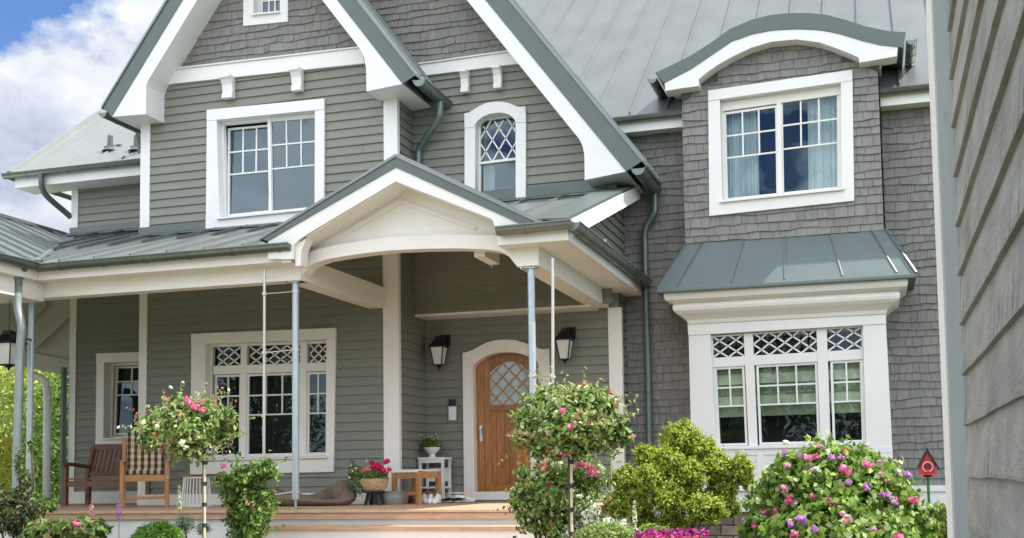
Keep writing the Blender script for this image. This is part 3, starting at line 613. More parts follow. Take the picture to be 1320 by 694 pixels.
xa, xb = at(889, 418, Ybw-.05).x, at(1140, 401, Ybw-.05).x
co = MB()
rings = []
for d_, z in cprof: rings.append([(xa-d_, Ys, z), (xa-d_, Ybw-.055-d_, z), (xb+d_, Ybw-.055-d_, z), (xb+d_, Ys, z)])
for i in range(len(rings)-1):
    for k in range(3): co.face([rings[i][k], rings[i][k+1], rings[i+1][k+1], rings[i+1][k]])
co.face(rings[0]); co.face(rings[-1]); co.build('cornice', M_crm, house)
ct = cprof[-1][1]
eL, eR = at(840, 385, 15.7), at(1190, 352, 15.7); ez = ct+.045
sk = MB(); A = Vector((xa-.38, Ybw-.055-.38, ez)); B = Vector((xb+.40, Ybw-.055-.38, ez)); C = Vector((bxR+.02, Ybox-.01, bxB)); Dd = Vector((bxL+.02, Ybox-.01, bxB))
A2, B2 = Vector((A.x, Ys, ez)), Vector((B.x, Ys, ez)); C2, D2 = Vector((C.x, Ys, bxB)), Vector((Dd.x, Ys, bxB))
for q in ((A, B, C, Dd), (B, B2, C2, C), (A2, A, Dd, D2)): sk.slab(q, (0, 0, -.03))
for x in (.085, .3, .51, .73, .93):
    lo, hi = A.lerp(B, x), Dd.lerp(C, x*1.0)
    lo = Vector((lo.x, lo.y, lo.z)); hi = Vector((hi.x+(0), hi.y, hi.z)); sk.bar(lo+Vector((0, .03, .035)), hi+Vector((0, 0, .01)), .018, .03)
for p, q in ((A, Dd), (B, C)): sk.bar(p+Vector((0, 0, .015)), q+Vector((0, 0, .015)), .03, .035)
sk.build('bay_skirt_roof', M_vrgb if 'M_vrgb' in globals() else mat('blue_grey_metal', (.14, .175, .17), .4, metal=.35, var=.06, scale=2), house)
sk = MB(); sk.box(A.x, B.x, A.y+.0, Ys, ct+.001, ez-.032); sk.build('skirt_soffit', M_vrg, house)
# base and stone foundation
b = MB(); b.box(XR2+.02, 2.6, Ys-.03, Ys+.05, H-.62, zBase); b.box(XR2+.02, 2.6, Ys-.06, Ys, zBase-.08, zBase-.003); b.build('skirting_board', M_wht, house)
b = MB(); b.box(XLb+.02, XRb-.02, Ybw+.02, Ys, 0, zc-.002); b.box(XR2+.02, 2.6, Ys-.02, Ys+.05, 0, H-.622); b.build('stone_foundation', M_stone, house)
st = MB()
z = .05
while z < zc-.06:
    x = XLb+.03; hh = random.uniform(.10, .14)
    while x < XRb-.1:
        w_ = random.uniform(.18, .42); c = random.uniform(.6, 1.3); st.col = (c, c*.97, c*.92); st.box(x, min(x+w_, XRb-.03), Ybw-.02+random.uniform(-.012, .012), Ybw+.03, z, min(z+hh, zc-.01)); x += w_+.012
    z += hh+.012
st.build('foundation_stones', mat('cut_stone', (.22, .18, .145), .9, var=.25, scale=9, bump=.9, bscale=22, attr=True), house, bevel=.008)

# ---- porch roof ---------------------------------------------------------
XG = -10.19      # inner corner of the L-shaped porch
def pz(y): return H+2.80+.333*(y-12.3)
pr = MB()
def prs(x0, x1, y0, y1): pr.slab([(x0, y0, pz(y0)), (x1, y0, pz(y0)), (x1, y1, pz(y1)), (x0, y1, pz(y1))], (0, 0, -.05))
pr.slab([(XG, 12.25, pz(12.25)), (-7.0, 12.25, pz(12.25)), (-7.0, Yr, pz(Yr)), (-13.2, Yr+.1, pz(Yr))], (0, 0, -.05))
pr.slab([(-7.0, 12.3, pz(12.3)), (-5.2, 15.06, pz(15.06)), (-7.0, 15.06, pz(15.06))], (0, 0, -.03)); pr.slab([(-3.5, 12.3, pz(12.3)), (-3.5, 15.06, pz(15.06)), (-5.2, 15.06, pz(15.06))], (0, 0, -.03))
prs(-7.0, XR1-.02, 15.06, Yr); prs(XR1-.02, -3.5, 15.06, Yg); prs(-3.5, -3.2, 12.25, Yg)
for k in range(13):
    x = XG-.0+.3+k*.53
    if x < -3.4: y0 = 12.3 if x < -7.0 else 12.3+min(x+7.0, -3.5-x)*1.5+.1; pr.bar((x, y0, pz(y0)+.02), (x, Yw if x < XR1 else Yg, pz(Yw if x < XR1 else Yg)+.02), .022, .04)
for k in range(5): x = XG-.2-k*.5; pr.bar((x, 12.6+k*.72, pz(12.6+k*.72)+.02), (x, Yr, pz(Yr)+.02), .022, .04)
pr.build('porch_roof', M_roof, house)
# left wing roof falling towards +X, ridge parallel to Y
wr = MB(); RX, RZ = -13.2, H+4.22
wr.slab([(XG, 12.25, H+2.80), (RX, Yr+.1, RZ), (RX, 6, RZ), (XG, 6, H+2.80)], (0, 0, -.05))
for k in range(22):
    y = 6.2+k*.5; t = 1.0
    if y < 12.25: a = Vector((XG-.02, y, H+2.82))
    else: f_ = (y-12.25)/(Yr+.1-12.25); a = Vector((XG+(RX-XG)*f_, y, H+2.82+(RZ-H-2.8)*f_))
    if y < Yr: wr.bar(a, (RX, y, RZ+.02), .022, .045)
wr.bar((RX, 6, RZ+.03), (RX, Yr, RZ+.03), .09, .05)
wr.bar((XG, 12.25, H+2.83), (RX, Yr+.1, RZ+.02), .07, .03)
wr.build('porch_wing_roof', M_roof, house)
wr = MB(); wr.slab([(RX, 6, RZ), (RX, Yr+.1, RZ), (-16.2, Yr+.1, H+2.8), (-16.2, 6, H+2.8)], (0, 0, -.05)); wr.build('porch_wing_roof', M_roof, house)
# flashings where the porch roof meets the walls
fl = MB()
def flash(x0, x1, Y, h=.12): fl.box(x0, x1, Y-.045, Y+.01, pz(Y)-.03, pz(Y)+h); fl.hexa([(x0, Y-.25, pz(Y-.25)+.015), (x1, Y-.25, pz(Y-.25)+.015), (x1, Y-.25, pz(Y-.25)+.035), (x0, Y-.25, pz(Y-.25)+.035), (x0, Y, pz(Y)+.015), (x1, Y, pz(Y)+.015), (x1, Y, pz(Y)+.035), (x0, Y, pz(Y)+.035)])
flash(XL-.02, XR1+.05, Yw); flash(XR1, XR2+.1, Yg, .16); flash(-13.1, XL, Yr)
fl.build('roof_flashing', M_vrg, house)
# porch front gable
Yp = 12.28
gz = MB(); g1 = [(335, 308), (511, 202), (700, 288)]; g2 = [(345.5, 311), (510.5, 216), (676, 291)]; g3 = [(384, 310), (395, 302.5), (510, 234), (615, 274.5), (634, 282), (644, 291)]
G = lambda q, Y=Yp: XZ(q[0], q[1], Y)
gz.prism([G(g1[0]), G(g1[1]), G(g2[1]), G(g2[0])], Yp-.015, Yp+.03); gz.prism([G(g1[1]), G(g1[2]), G(g2[2]), G(g2[1])], Yp-.015, Yp+.03); gz.build('verge_flashing', M_vrg, house)
gz = MB(); pL, pA, pR = G(g1[0]), G(g1[1]), G(g1[2])
yA = 12.3+(pA[1]-H-2.80)/.333+.05
for p in (pL, pR): gz.slab([(p[0], Yp-.03, p[1]+.01), (pA[0], Yp-.03, pA[1]+.025), (pA[0], yA, pA[1]+.025), (p[0], 12.3+(p[1]-H-2.80)/.333+.05, p[1]+.01)], (0, 0, -.035))
for k in range(6):
    y = Yp+.1+k*.45
    for p in (pL, pR): f_ = max(0, (y-12.5)/(yA-12.5)); gz.bar((p[0]+(pA[0]-p[0])*f_, y, p[1]+.01+(pA[1]-p[1])*f_), (pA[0], y, pA[1]+.035), .022, .04)
gz.build('porch_gable_roof', M_roof, house)
gz = MB()
gz.prism([G(g2[0]), G(g2[1]), G(g3[2]), G(g3[1]), G((385, 309)), G((379, 316)), G((378, 334)), G((345.5, 334))], Yp, Yp+.05)
gz.prism([G(g2[1]), G(g2[2]), G((700, 296)), G((640, 297)), G((634, 282.5)), G((615, 275)), G(g3[2])], Yp, Yp+.05)
gz.build('verge_board', M_wht, house)
# tympanum and arched beam
Yt = 12.72
gz = MB(); Gt = lambda x, y: XZ(x, y, Yt)
gz.prism([Gt(372, 346), Gt(372, 306), Gt(385, 300), Gt(517, 225), Gt(660, 285), Gt(672, 300), Gt(672, 345), Gt(655, 328), Gt(620, 318), Gt(545, 314), Gt(466, 322), Gt(404, 337)], Yt, Yt+.06); gz.build('gable_panel', M_crm, house)
gz = MB(); gz.prism([Gt(440, 302), Gt(517, 257), Gt(615, 293), Gt(612, 297), Gt(517, 263), Gt(447, 304)], Yt-.02, Yt+.01); gz.build('panel_moulding', M_crm, house)
ab = MB(); at_ = [(384, 329), (392, 326), (418, 318.5), (455, 311.5), (503, 305.5), (545, 303.5), (590, 302.5), (638, 303), (662, 305), (672, 307)]; al = [(384, 358), (392, 350), (396, 344), (404, 339), (420, 334), (434, 331.5), (466, 326.5), (503, 322.5), (545, 320.5), (590, 319.8), (625, 321), (645, 324), (656, 331), (664, 341), (672, 347)]
lx = [p[0] for p in at_]; ly = [p[1] for p in at_]
for i in range(len(al)-1):
    (x0, y0), (x1, y1) = al[i], al[i+1]; ab.prism([XZ(x0, y0, 12.6), XZ(x1, y1, 12.6), XZ(x1, np.interp(x1, lx, ly), 12.6), XZ(x0, np.interp(x0, lx, ly), 12.6)], 12.62, 12.82)
ab.build('arched_beam', M_crm, house)
rs = MB()   # underside boarding of the gable roof
rs.prism([G((384, 311)), G((510, 234.5)), G((510, 228)), G((378, 306))], Yp+.05, Yt+.02); rs.prism([G((510, 234.5)), G((644, 287)), G((650, 281)), G((510, 228))], Yp+.05, Yt+.02); rs.prism([G((379, 316)), G((385, 308)), G((394, 303)), G((386, 322)), G((385, 342)), G((378, 342))], Yp+.05, Yp+.22)
for p in (pL, pR): rs.slab([(p[0], Yt, p[1]-.06), (pA[0], Yt, pA[1]-.06), (pA[0], yA, pA[1]-.06), (p[0], 12.75, p[1]-.06)], (0, 0, -.02))
rs.slab([(-6.88, 12.75, pz(12.75)-.09), (-5.2, 15.06, pz(15.06)-.09), (-6.88, 15.06, pz(15.06)-.09)], (0, 0, -.02)); rs.slab([(-3.5, 12.75, pz(12.75)-.09), (-3.5, 15.06, pz(15.06)-.09), (-5.2, 15.06, pz(15.06)-.09)], (0, 0, -.02))
rs.slab([(-6.88, 15.06, pz(15.06)-.09), (XR2, 15.06, pz(15.06)-.09), (XR2, Yg, pz(Yg)-.09), (-6.88, Yg, pz(Yg)-.09)], (0, 0, -.02))
if 1: pass; rs.build('gable_soffit', M_crm, house)
# beams
bm_ = MB(); bm_.box(-6.87, -6.61, 12.66, Yw-.03, H+2.41, H+2.70); bm_.build('beam', M_crm, house, bevel=.006)
bm_ = MB(); bm_.box(-16, -6.615, 12.6, 12.8, H+2.41, H+2.76); bm_.build('beam', M_crm, house, bevel=.006)
bm_ = MB(); bm_.box(-3.87, -3.605, 12.6, Yd-.03, H+2.387, H+2.74); bm_.build('beam', M_crm, house, bevel=.006)
bm_ = MB(); bm_.box(-10.75, -10.35, 6, 12.6, H+2.36, H+2.76); bm_.build('beam', M_crm, house, bevel=.006)
a = at(631, 342, 13.4); a2 = at(643, 343, 13.4); bm_ = MB(); bm_.box(a.x, a2.x+.01, 12.83, 13.4, a.z, a.z+.3); bm_.tube([(a.x+.06, 13.3, a.z+.01), (a.x+.06, 13.3, a.z-.05)], .008, 6); bm_.build('beam', M_crm, house)
# fascia and soffit under gutters
def fs(x0, x1, y0, y1, z0, z1, n='fascia', m=M_crm): b = MB(); b.box(x0, x1, y0, y1, z0, z1); return b.build(n, m, house, bevel=.004)
fs(XG-.1, -6.72, 12.36, 12.41, H+2.60, H+2.755); fs(XG-.1, -6.72, 12.41, 12.6, H+2.60, H+2.64, 'soffit')
xc0 = at(641, 300, 12.36).x
fs(xc0, -3.19, 12.36, 12.41, H+2.60, H+2.76); fs(xc0, -3.24, 12.41, 12.6, H+2.60, H+2.64, 'soffit')
fs(-3.24, -3.19, 12.41, Ys-.02, H+2.60, H+2.76); fs(-3.605, -3.24, 12.6, Ys-.02, H+2.60, H+2.64, 'soffit')
fs(XG-.02-.1, XG-.06, 6, 12.36, H+2.60, H+2.76); fs(-10.35, XG-.12, 6, 12.41, H+2.6, H+2.64, 'soffit')
fs(-6.72, -6.60, 12.33, 12.62, H+2.58, H+2.77, 'fascia', M_crm)
# gutters of the porch
pl = at(375, 318, 12.28); gutter((XG, 12.28, H+2.775), (pl.x, 12.28, H+2.79), .085, .62)
pq = at(641, 297, 12.28); gutter((pq.x, 12.28, H+2.775), (-3.12, 12.28, H+2.79), .085, .55); gutter((-3.12, 12.28, H+2.775), (-3.12, Ys-.15, H+2.79), .085, .55)
gutter((XG, 6, H+2.775), (XG, 12.28, H+2.79), .085, .62)
# ledge roof between side wall and right gutter + verge of the porch roof end
b = MB(); b.slab([(-3.13, 12.3, H+2.79), (-3.13, Ys, H+2.79), (XR2, Ys, H+2.84), (XR2, 12.3, H+2.84)], (0, 0, -.02)); b.build('ledge_roof', M_vrg, house)
b = MB(); y0, y1 = 12.42, 16.48; X_ = -3.165
b.slab([(X_, y0, pz(y0)-.20), (X_, y1, pz(y1)-.20), (X_, y1, pz(y1)+.0), (X_, y0, pz(y0)+.0)], (-.03, 0, 0)); b.build('verge_board', M_wht, house)
b = MB(); b.slab([(-3.2, 12.3, pz(12.3)-.05), (XR2, 12.3, pz(12.3)-.05), (XR2, 16.5, pz(16.5)-.05), (-3.2, 16.5, pz(16.5)-.05)], (0, 0, -.03)); b.build('soffit', M_wht, house)
b = MB(); b.slab([(-3.18, 12.3, pz(12.3)-.01), (-3.6, 12.3, pz(12.3)+.01), (-3.6, 16.45, pz(16.45)+.01), (-3.18, 16.45, pz(16.45)-.01)], (0, 0, .05)); b.build('verge_flashing', M_vrg, house)
# underside of the porch roof (boarded) and recess soffit
b = MB(); b.slab([(-16, 12.85, pz(12.85)-.09), (-6.88, 12.85, pz(12.85)-.09), (-6.88, Yr, pz(Yr)-.09), (-16, Yr, pz(Yr)-.09)], (0, 0, -.03)); b.build('porch_ceiling', M_crm, house)
b = MB(); b.box(XR1+.02, XR2-.3, Yg-.015, Yd-.001, z400-.03, z400+.02); b.build('soffit', M_crm, house)
# posts
def post(name, x, y, z0, z1, r, m, lab=None, holes=()):
    p = bpy.data.objects.new(name, None); COL.objects.link(p); p.parent = house
    b = MB(); b.tube([(x, y, z0+.03), (x, y, z0+.12), (x, y, z0+.12), (x, y, z1)], [.014, .014, r, r], 16); b.build('shaft', m, p, smooth=True)
    b = MB(); b.box(x-.07, x+.07, y-.06, y+.06, z1-.004, z1+.008); b.box(x-.05, x+.05, y-.05, y+.05, z0+.002, z0+.012); b.tube([(x, y, z0+.01), (x, y, z0+.05)], .013, 8); b.build('base_plate', M_steel, p)
    return p
p1 = at(381, 365, 12.7).x; p2 = at(684.5, 348, 12.7).x; p3 = at(41, 386, 12.7).x
post('porch_post', p1, 12.7, DZ, H+2.40, .042, M_post); post('porch_post', p2, 12.7, DZ, H+2.375, .042, M_post); post('porch_post', p3, 12.7, DZ, H+2.40, .04, M_post)
# big rain pipe with funnel at the inner corner
fx = at(30, 345, 12.1)
b = MB(); b.lathe([(.05, -.32), (.052, -.1), (.085, .0), (.11, .03), (.11, .05)], (XG-.03-.12, 12.1, H+2.66), 16); b.build('rain_hopper', M_pip, house, smooth=True)
pipe([(XG-.15, 12.1, H+2.4), (XG-.15, 12.1, H+2.2), at(29, 420, 12.1), at(26, 445, 12.1), at(25, 480, 12.1), at(22, 580, 12.1), at(20, 690, 12.1)], .055, m=mat('pale_zinc_pipe', (.30, .35, .34), .45, metal=.45, var=.1, scale=6))
b = MB(); a = at(28, 437, 12.1); c = at(44, 439, 12.7); b.bar(a+Vector((0, -.04, 0)), c+Vector((0, -.05, 0)), .012, .03); b.lathe([(.04, -.012), (.05, -.012), (.05, .012), (.04, .012)], (p3, 12.7, c.z), 14); b.build('pipe_clamp', M_steel, house)
# white outer pipe of the porch end
pipe([at(44, 484, 15.6), at(50, 486, 15.6), at(58, 491, 15.6), at(61, 503, 15.6), at(60.5, 560, 15.6), at(60, 642, 15.6)], .06, m=mat('white_pipe', (.66, .70, .70), .5, var=.04))
# wing interior: gable wall boards and end beam
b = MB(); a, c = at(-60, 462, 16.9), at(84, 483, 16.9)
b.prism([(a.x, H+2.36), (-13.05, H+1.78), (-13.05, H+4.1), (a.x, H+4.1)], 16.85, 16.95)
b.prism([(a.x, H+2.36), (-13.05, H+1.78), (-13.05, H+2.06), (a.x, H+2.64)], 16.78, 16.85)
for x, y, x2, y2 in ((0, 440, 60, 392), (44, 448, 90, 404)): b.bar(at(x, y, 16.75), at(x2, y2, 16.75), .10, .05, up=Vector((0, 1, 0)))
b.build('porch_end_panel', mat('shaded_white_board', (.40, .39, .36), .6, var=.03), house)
b = MB(); x = at(79, 560, 16.5).x; b.box(x-.025, x+.025, 16.5, 16.6, DZ, H+1.95); b.build('end_post', M_vrg, house)

# ---- far-left rear roof ----------------------------------------------------
Zb = at(100, 217, 16.1).z
b = MB(); xl = at(12, 221, 16.1).x; rr = ray(125, 150); yy = xl*rr.y/rr.x; sl_ = (rr.z*yy/rr.y+H-Zb)/(yy-16.1)
b.slab([(xl, 16.1, Zb), (-9.5, 16.1, Zb), (-9.5, 20.5, Zb+4.4*sl_), (xl, 20.5, Zb+4.4*sl_)], (0, 0, -.05))
b.bar((xl+.02, 16.08, Zb+.03), (xl+.02, 20.5, Zb+4.4*sl_+.03), .10, .08)
for k in range(1, 9): x = xl+k*.53; b.bar((x, 16.12, Zb+.02), (x, 20.5, Zb+4.4*sl_+.02), .022, .04)
b.build('rear_roof', mat('pale_zinc_roof', (.26, .28, .275), .45, metal=.5, var=.05, scale=2), house)
for px, h_ in ((142, .24), (176, .24)):
    r_ = ray(px, 193); t = (Zb-H-sl_*16.1)/(r_.z-sl_*r_.y); q = r_*t; q.z += H
    b = MB(); b.lathe([(.14, -.03), (.10, .0), (.055, .04), (.045, h_)], q, 14); b.box(q.x-.2, q.x+.14, q.y+.1, q.y+.16, q.z+.06, q.z+.11); b.build('vent_pipe', M_vrg, house, smooth=True)
gutter((xl-.05, 16.04, Zb-.0), (-11.0, 16.04, Zb-.0), .075, .8)
b = MB(); b.box(xl+.1, -10.9, 16.12, 16.16, Zb-.22, Zb-.05); b.box(xl+.1, -10.9, 16.16, Yr+.02, Zb-.22, Zb-.18); b.build('fascia', M_wht, house)
gutter((xl-.03, 16.04, Zb), (xl-.03, 19, Zb-.0), .06, .8)
pipe([at(53, 224, 16.04), at(53.5, 240, 16.04), at(58, 252, 16.15), at(87, 276, 16.55), at(92, 281, 16.6)], .05, m=M_vrg)

# ---- deck and steps ---------------------------------------------------------
XD = -3.15
dk = MB(); nb = 34; y = 12.2
while y < Yd-.001:
    w_ = .118; q_ = random.uniform(.84, 1.14); dk.col = (q_, q_*.99, q_*.97); dk.box(-16.2, XD, y, min(y+w_, 17), DZ-.03, DZ); y += w_+.006
dk.build('deck', M_deck, house, bevel=.003)
b = MB(); b.box(-16.2, XD, 12.22, 17, DZ-.10, DZ-.035); b.build('deck_edge_board', M_deck, house)
b = MB(); b.box(-16.1, XD-.04, 12.27, 17, 0, DZ-.10); b.build('deck_skirt', M_wht, house)
b = MB(); b.box(-13.05, XR1+.02, Yr-.04, Yr, DZ, DZ+.2); b.box(XL, at(495, 600, Yw).x, Yw-.04, Yw, DZ, DZ+.16); b.box(XR1+.02, XR2, Yd-.04, Yd, DZ, DZ+.14); b.build('baseboard', M_crm, house)
sx0 = at(328, 682, 11.85).x; sx1 = at(706, 680, 11.85).x
for k in range(4):
    s = bpy.data.objects.new('step', None); COL.objects.link(s); s.parent = house; zt = DZ-.168*(k+1); yf = 11.85-.34*k
    b = MB(); b.box(sx0-.0, sx1, yf, yf+.17, zt-.045, zt); b.box(sx0, sx1, yf+.175, yf+.40, zt-.045, zt); b.build('tread', M_deck, s, bevel=.004)
    b = MB(); b.box(sx0+.03, sx1-.03, yf+.03, yf+.39, zt-.168, zt-.046); b.build('riser', M_wht, s)

# ---- front door ---------------------------------------------------------------
dr = bpy.data.objects.new('front_door', None); COL.objects.link(dr); dr.parent = house; dr['label'] = 'arched wooden front door with lattice glass'
Yc = Yd-.06
do = [(596, 455), (602, 454), (609, 451.5), (618, 446.5), (628, 441.5), (640, 438.6), (652, 437.8), (664, 438.6), (676, 442), (686, 446.3), (694, 449.5), (701, 450.5), (708, 449)]
di = [(609.5, 474), (611, 470), (617, 465), (624, 460.5), (632, 457), (642, 454.8), (652, 454), (662, 454.5), (672, 456.5), (681, 459.5), (688, 463), (692.5, 466), (693.8, 470)]
c = MB(); oc = [at(x, y, Yc) for x, y in do]; ic = [at(x, y, Yc) for x, y in di]
Vy = lambda p, y: Vector((p.x, y, p.z))
c.prism([(p.x, p.z) for p in oc]+[(p.x, p.z) for p in ic[::-1]], Yc-.01, Yd+.12)
lb, rb = at(596, 644, Yc).x, at(707, 644, Yc).x
c.box(oc[0].x, ic[0].x, Yc, Yd+.12, DZ, ic[0].z); c.box(ic[-1].x, oc[-1].x, Yc, Yd+.12, DZ, ic[-1].z)
c.prism([(oc[0].x, ic[0].z), (ic[0].x, ic[0].z), (oc[0].x, oc[0].z)], Yc, Yd+.1); c.prism([(oc[-1].x, ic[-1].z), (oc[-1].x, oc[-1].z), (ic[-1].x, ic[-1].z)], Yc, Yd+.1)
c.build('casing', M_crm, dr, bevel=.004)
YD = Yd+.10; x0, x1 = ic[0].x-.02, ic[-1].x+.02; wdt = x1-x0; curve = [(p.x, p.z+.02) for p in ic]
cz = lambda x: float(np.interp(x, [q[0] for q in curve], [q[1] for q in curve]))
def cpoly(xa, xb, zb, n=14): return [(xa, zb), (xb, zb)]+[(xb+(xa-xb)*k/n, cz(xb+(xa-xb)*k/n)) for k in range(n+1)]
d_ = MB()
d_.prism(cpoly(x0, at(624.5, 560, YD).x, DZ, 6), YD-.02, YD+.05); d_.prism(cpoly(at(688, 560, YD).x, x1, DZ, 6), YD-.02, YD+.05); d_.build('door_frame', M_door, dr)
la, lb_ = at(625.3, 560, YD).x, at(687, 560, YD).x; gl0, gl1 = at(630.5, 500, YD).x, at(681.5, 500, YD).x; gt, gb_ = at(655, 466, YD).z, at(655, 522, YD).z; rz = at(655, 530, YD).z
lf = MB(); Y0, Y1 = YD, YD+.05
lf.prism(cpoly(la, gl0, DZ+.01, 5), Y0, Y1); lf.prism(cpoly(gl1, lb_, DZ+.01, 5), Y0, Y1)
lf.col = (.72, .66, .6); lf.box(gl0, gl1, Y0-.006, Y1, rz, gb_); n = 12
for k in range(n):
    xa, xb = gl0+(gl1-gl0)*k/n, gl0+(gl1-gl0)*(k+1)/n; arcz = lambda x: gt-.16*(((x-(gl0+gl1)/2)/((gl1-gl0)/2))**2)
    lf.prism([(xa, arcz(xa)), (xb, arcz(xb)), (xb, cz(xb)), (xa, cz(xa))], Y0, Y1)
lf.col = (1, 1, 1); pb = at(655, 625, YD).z; lf.box(gl0, gl1, Y0, Y1, DZ+.01, pb)
for k in range(4): x = gl0+(gl1-gl0)*k/3; lf.box(max(gl0, x-.022), min(gl1, x+.022), Y0, Y1, pb, rz)
for k in range(6):
    xa = gl0+(gl1-gl0)*k/6; q_ = random.uniform(.7, 1.25); lf.col = (q_, q_*.97, q_*.93); lf.box(xa+.003, xa+(gl1-gl0)/6-.003, Y0+.014, Y1, pb, rz)
lf.col = (.5, .45, .4); lf.box(gl0, gl1, Y0+.02, Y1+.01, pb, rz)
lf.build('door_leaf', M_door, dr, bevel=.002)
pg = MB(); pg.box(gl0, gl1, YD+.02, YD+.03, gb_, gt); pg.build('pane', mat('rippled_glass', (.20, .26, .26), .12, var=.25, scale=6, spec=.8, bump=.2, bscale=14), dr)
lt = MB(); cw, chh = (gl1-gl0)/3, (gt-gb_)/3.1
for k in range(-5, 9):
    for sg in (1, -1):
        prev = None
        for j in range(41):
            z = gb_+(gt-gb_)*j/40; x = gl0+cw*k+sg*cw*(z-gb_)/chh
            ok = gl0 <= x <= gl1 and z < arcz(x)
            if ok and prev is None: prev = (x, z)
            if ok: last = (x, z)
            if (not ok or j == 40) and prev is not None:
                if abs(last[1]-prev[1]) > .02: lt.bar((prev[0], YD+.01+.002*sg, prev[1]), (last[0], YD+.01+.002*sg, last[1]), .018, .014, up=Vector((0, 1, 0)))
                prev = None
lt.build('lattice', M_teak, dr)
hd = MB(); hp = at(620.5, 558, YD-.02); hd.box(hp.x-.022, hp.x+.022, YD-.032, YD-.02, hp.z-.13, hp.z+.11); hd.tube([(hp.x, YD-.03, hp.z+.06), (hp.x, YD-.07, hp.z+.06)], .022, 12); hd.tube([(hp.x, YD-.07, hp.z+.06), (hp.x+.01, YD-.075, hp.z-.03)], .010, 8); hd.build('handle', M_steel, dr, smooth=True)
b = MB(); b.box(ic[0].x, ic[-1].x, Yc-.03, YD, DZ-.001, DZ+.02); b.build('threshold', M_vrg, dr)
# intercom
ic_ = bpy.data.objects.new('intercom', None); COL.objects.link(ic_); ic_.parent = house
a, c_ = at(577.5, 513.5, Yd-.02), at(590.5, 543.5, Yd-.02)
b = MB(); b.box(a.x, c_.x, Yd-.045, Yd, c_.z, a.z); b.build('housing', M_gut, ic_, bevel=.004)
b = MB(); b.box(a.x+.02, c_.x-.02, Yd-.052, Yd-.04, a.z-.12, a.z-.02); b.build('camera_window', M_blk, ic_)
b = MB(); b.box(a.x+.02, c_.x-.02, Yd-.052, Yd-.04, c_.z+.02, a.z-.13); b.build('face_plate', M_steel, ic_)
b = MB(); b.lathe([(.012, 0), (.012, .02)], (0, 0, 0), 10); o = b.build('call_button', M_wht, ic_); o.rotation_euler = (math.pi/2, 0, 0); o.location = ((a.x+c_.x)/2, Yd-.05, c_.z+.05)

# ================================================================== THINGS ON THE PORCH
# wall lanterns
def lantern(px, py_top, py_bot, wpx, Y, label, name='wall_lantern', group=None, hang=None):
    t0, b0 = at(px, py_top, Y), at(px, py_bot, Y); h = t0.z-b0.z; w_ = .8*(at(px+wpx/2, py_top, Y).x-at(px-wpx/2, py_top, Y).x); x = t0.x
    root = thing(name, label, 'lantern', (x, Y, b0.z), group)
    r = w_/2; zt = b0.z+h*.68
    y = Y
    def ringq(r_, z): return [Vector((x+r_*sx, y+r_*sy, z)) for sx, sy in ((-1, -1), (1, -1), (1, 1), (-1, 1))]
    roof = MB(); q = [ringq(r*1.12, zt-.004), ringq(r*1.12, zt+.012), ringq(r*.75, zt+.09*h/.62), ringq(r*.42, zt+.15*h/.62), ringq(r*.42, zt+.19*h/.62), ringq(r*.2, zt+.21*h/.62)]
    for i in range(len(q)-1):
        for k in range(4): roof.face([q[i][k], q[i][(k+1) % 4], q[i+1][(k+1) % 4], q[i+1][k]])
    roof.face(q[0]); roof.face(q[-1]); roof.build('cap', M_blk, root)
    cage = MB(); zb = b0.z+h*.14; A, B = ringq(r*.98, zt), ringq(r*.58, zb)
    for k in range(4): cage.bar(A[k], B[k], .014); cage.bar(A[k], A[(k+1) % 4], .014); cage.bar(B[k], B[(k+1) % 4], .016)
    cage.build('cage', M_blk, root)
    gl = MB(); A, B = ringq(r*.94, zt-.005), ringq(r*.55, zb+.005)
    for k in range(4): gl.face([A[k], A[(k+1) % 4], B[(k+1) % 4], B[k]])
    gl.build('glass', M_frost, root)
    fn = MB(); fn.lathe([(r*.55, 0), (r*.3, -h*.05), (r*.12, -h*.07), (r*.14, -h*.10), (.003, -h*.14)], (x, y, zb), 12); fn.build('finial', M_blk, root, smooth=True)
    br = MB()
    if hang is None:
        wy = Yd-.02; br.box(x+r*.25, x+r*1.15, wy-.02, wy+.005, zt+.04, t0.z+.04); br.tube(smooth_path([(x+r*.7, wy-.01, t0.z-.02), (x+r*.5, wy-.06, t0.z+.03), (x+.02, y, t0.z), (x, y, zt+.19*h/.62)]), .014, 8)
    else:
        n = 12
        for k in range(n): z0_ = t0.z-.1+(hang-t0.z+.1)*k/n; z1_ = t0.z-.1+(hang-t0.z+.1)*(k+1)/n; br.tube([(x, y, z0_), (x+(.008 if k % 2 else -.008), y, (z0_+z1_)/2), (x, y, z1_)], .005, 6)
    br.build('bracket' if hang is None else 'chain', M_blk, root)
    adopt(root); return root
lantern(565.5, 434, 477, 21, Yd-.2, 'black wall lantern with frosted glass, left of the front door', group='wall lanterns beside the front door')
lantern(727.5, 424, 470, 23, Yd-.2, 'black wall lantern with frosted glass, right of the front door', group='wall lanterns beside the front door')
lantern(12, 427, 478, 29, 12.3, 'black lantern hanging on a chain under the left end of the porch', 'hanging_lantern', hang=H+2.6)

def on_deck(px, Y): r = ray(px, 650); return Vector((r.x*Y/r.y, Y, DZ))
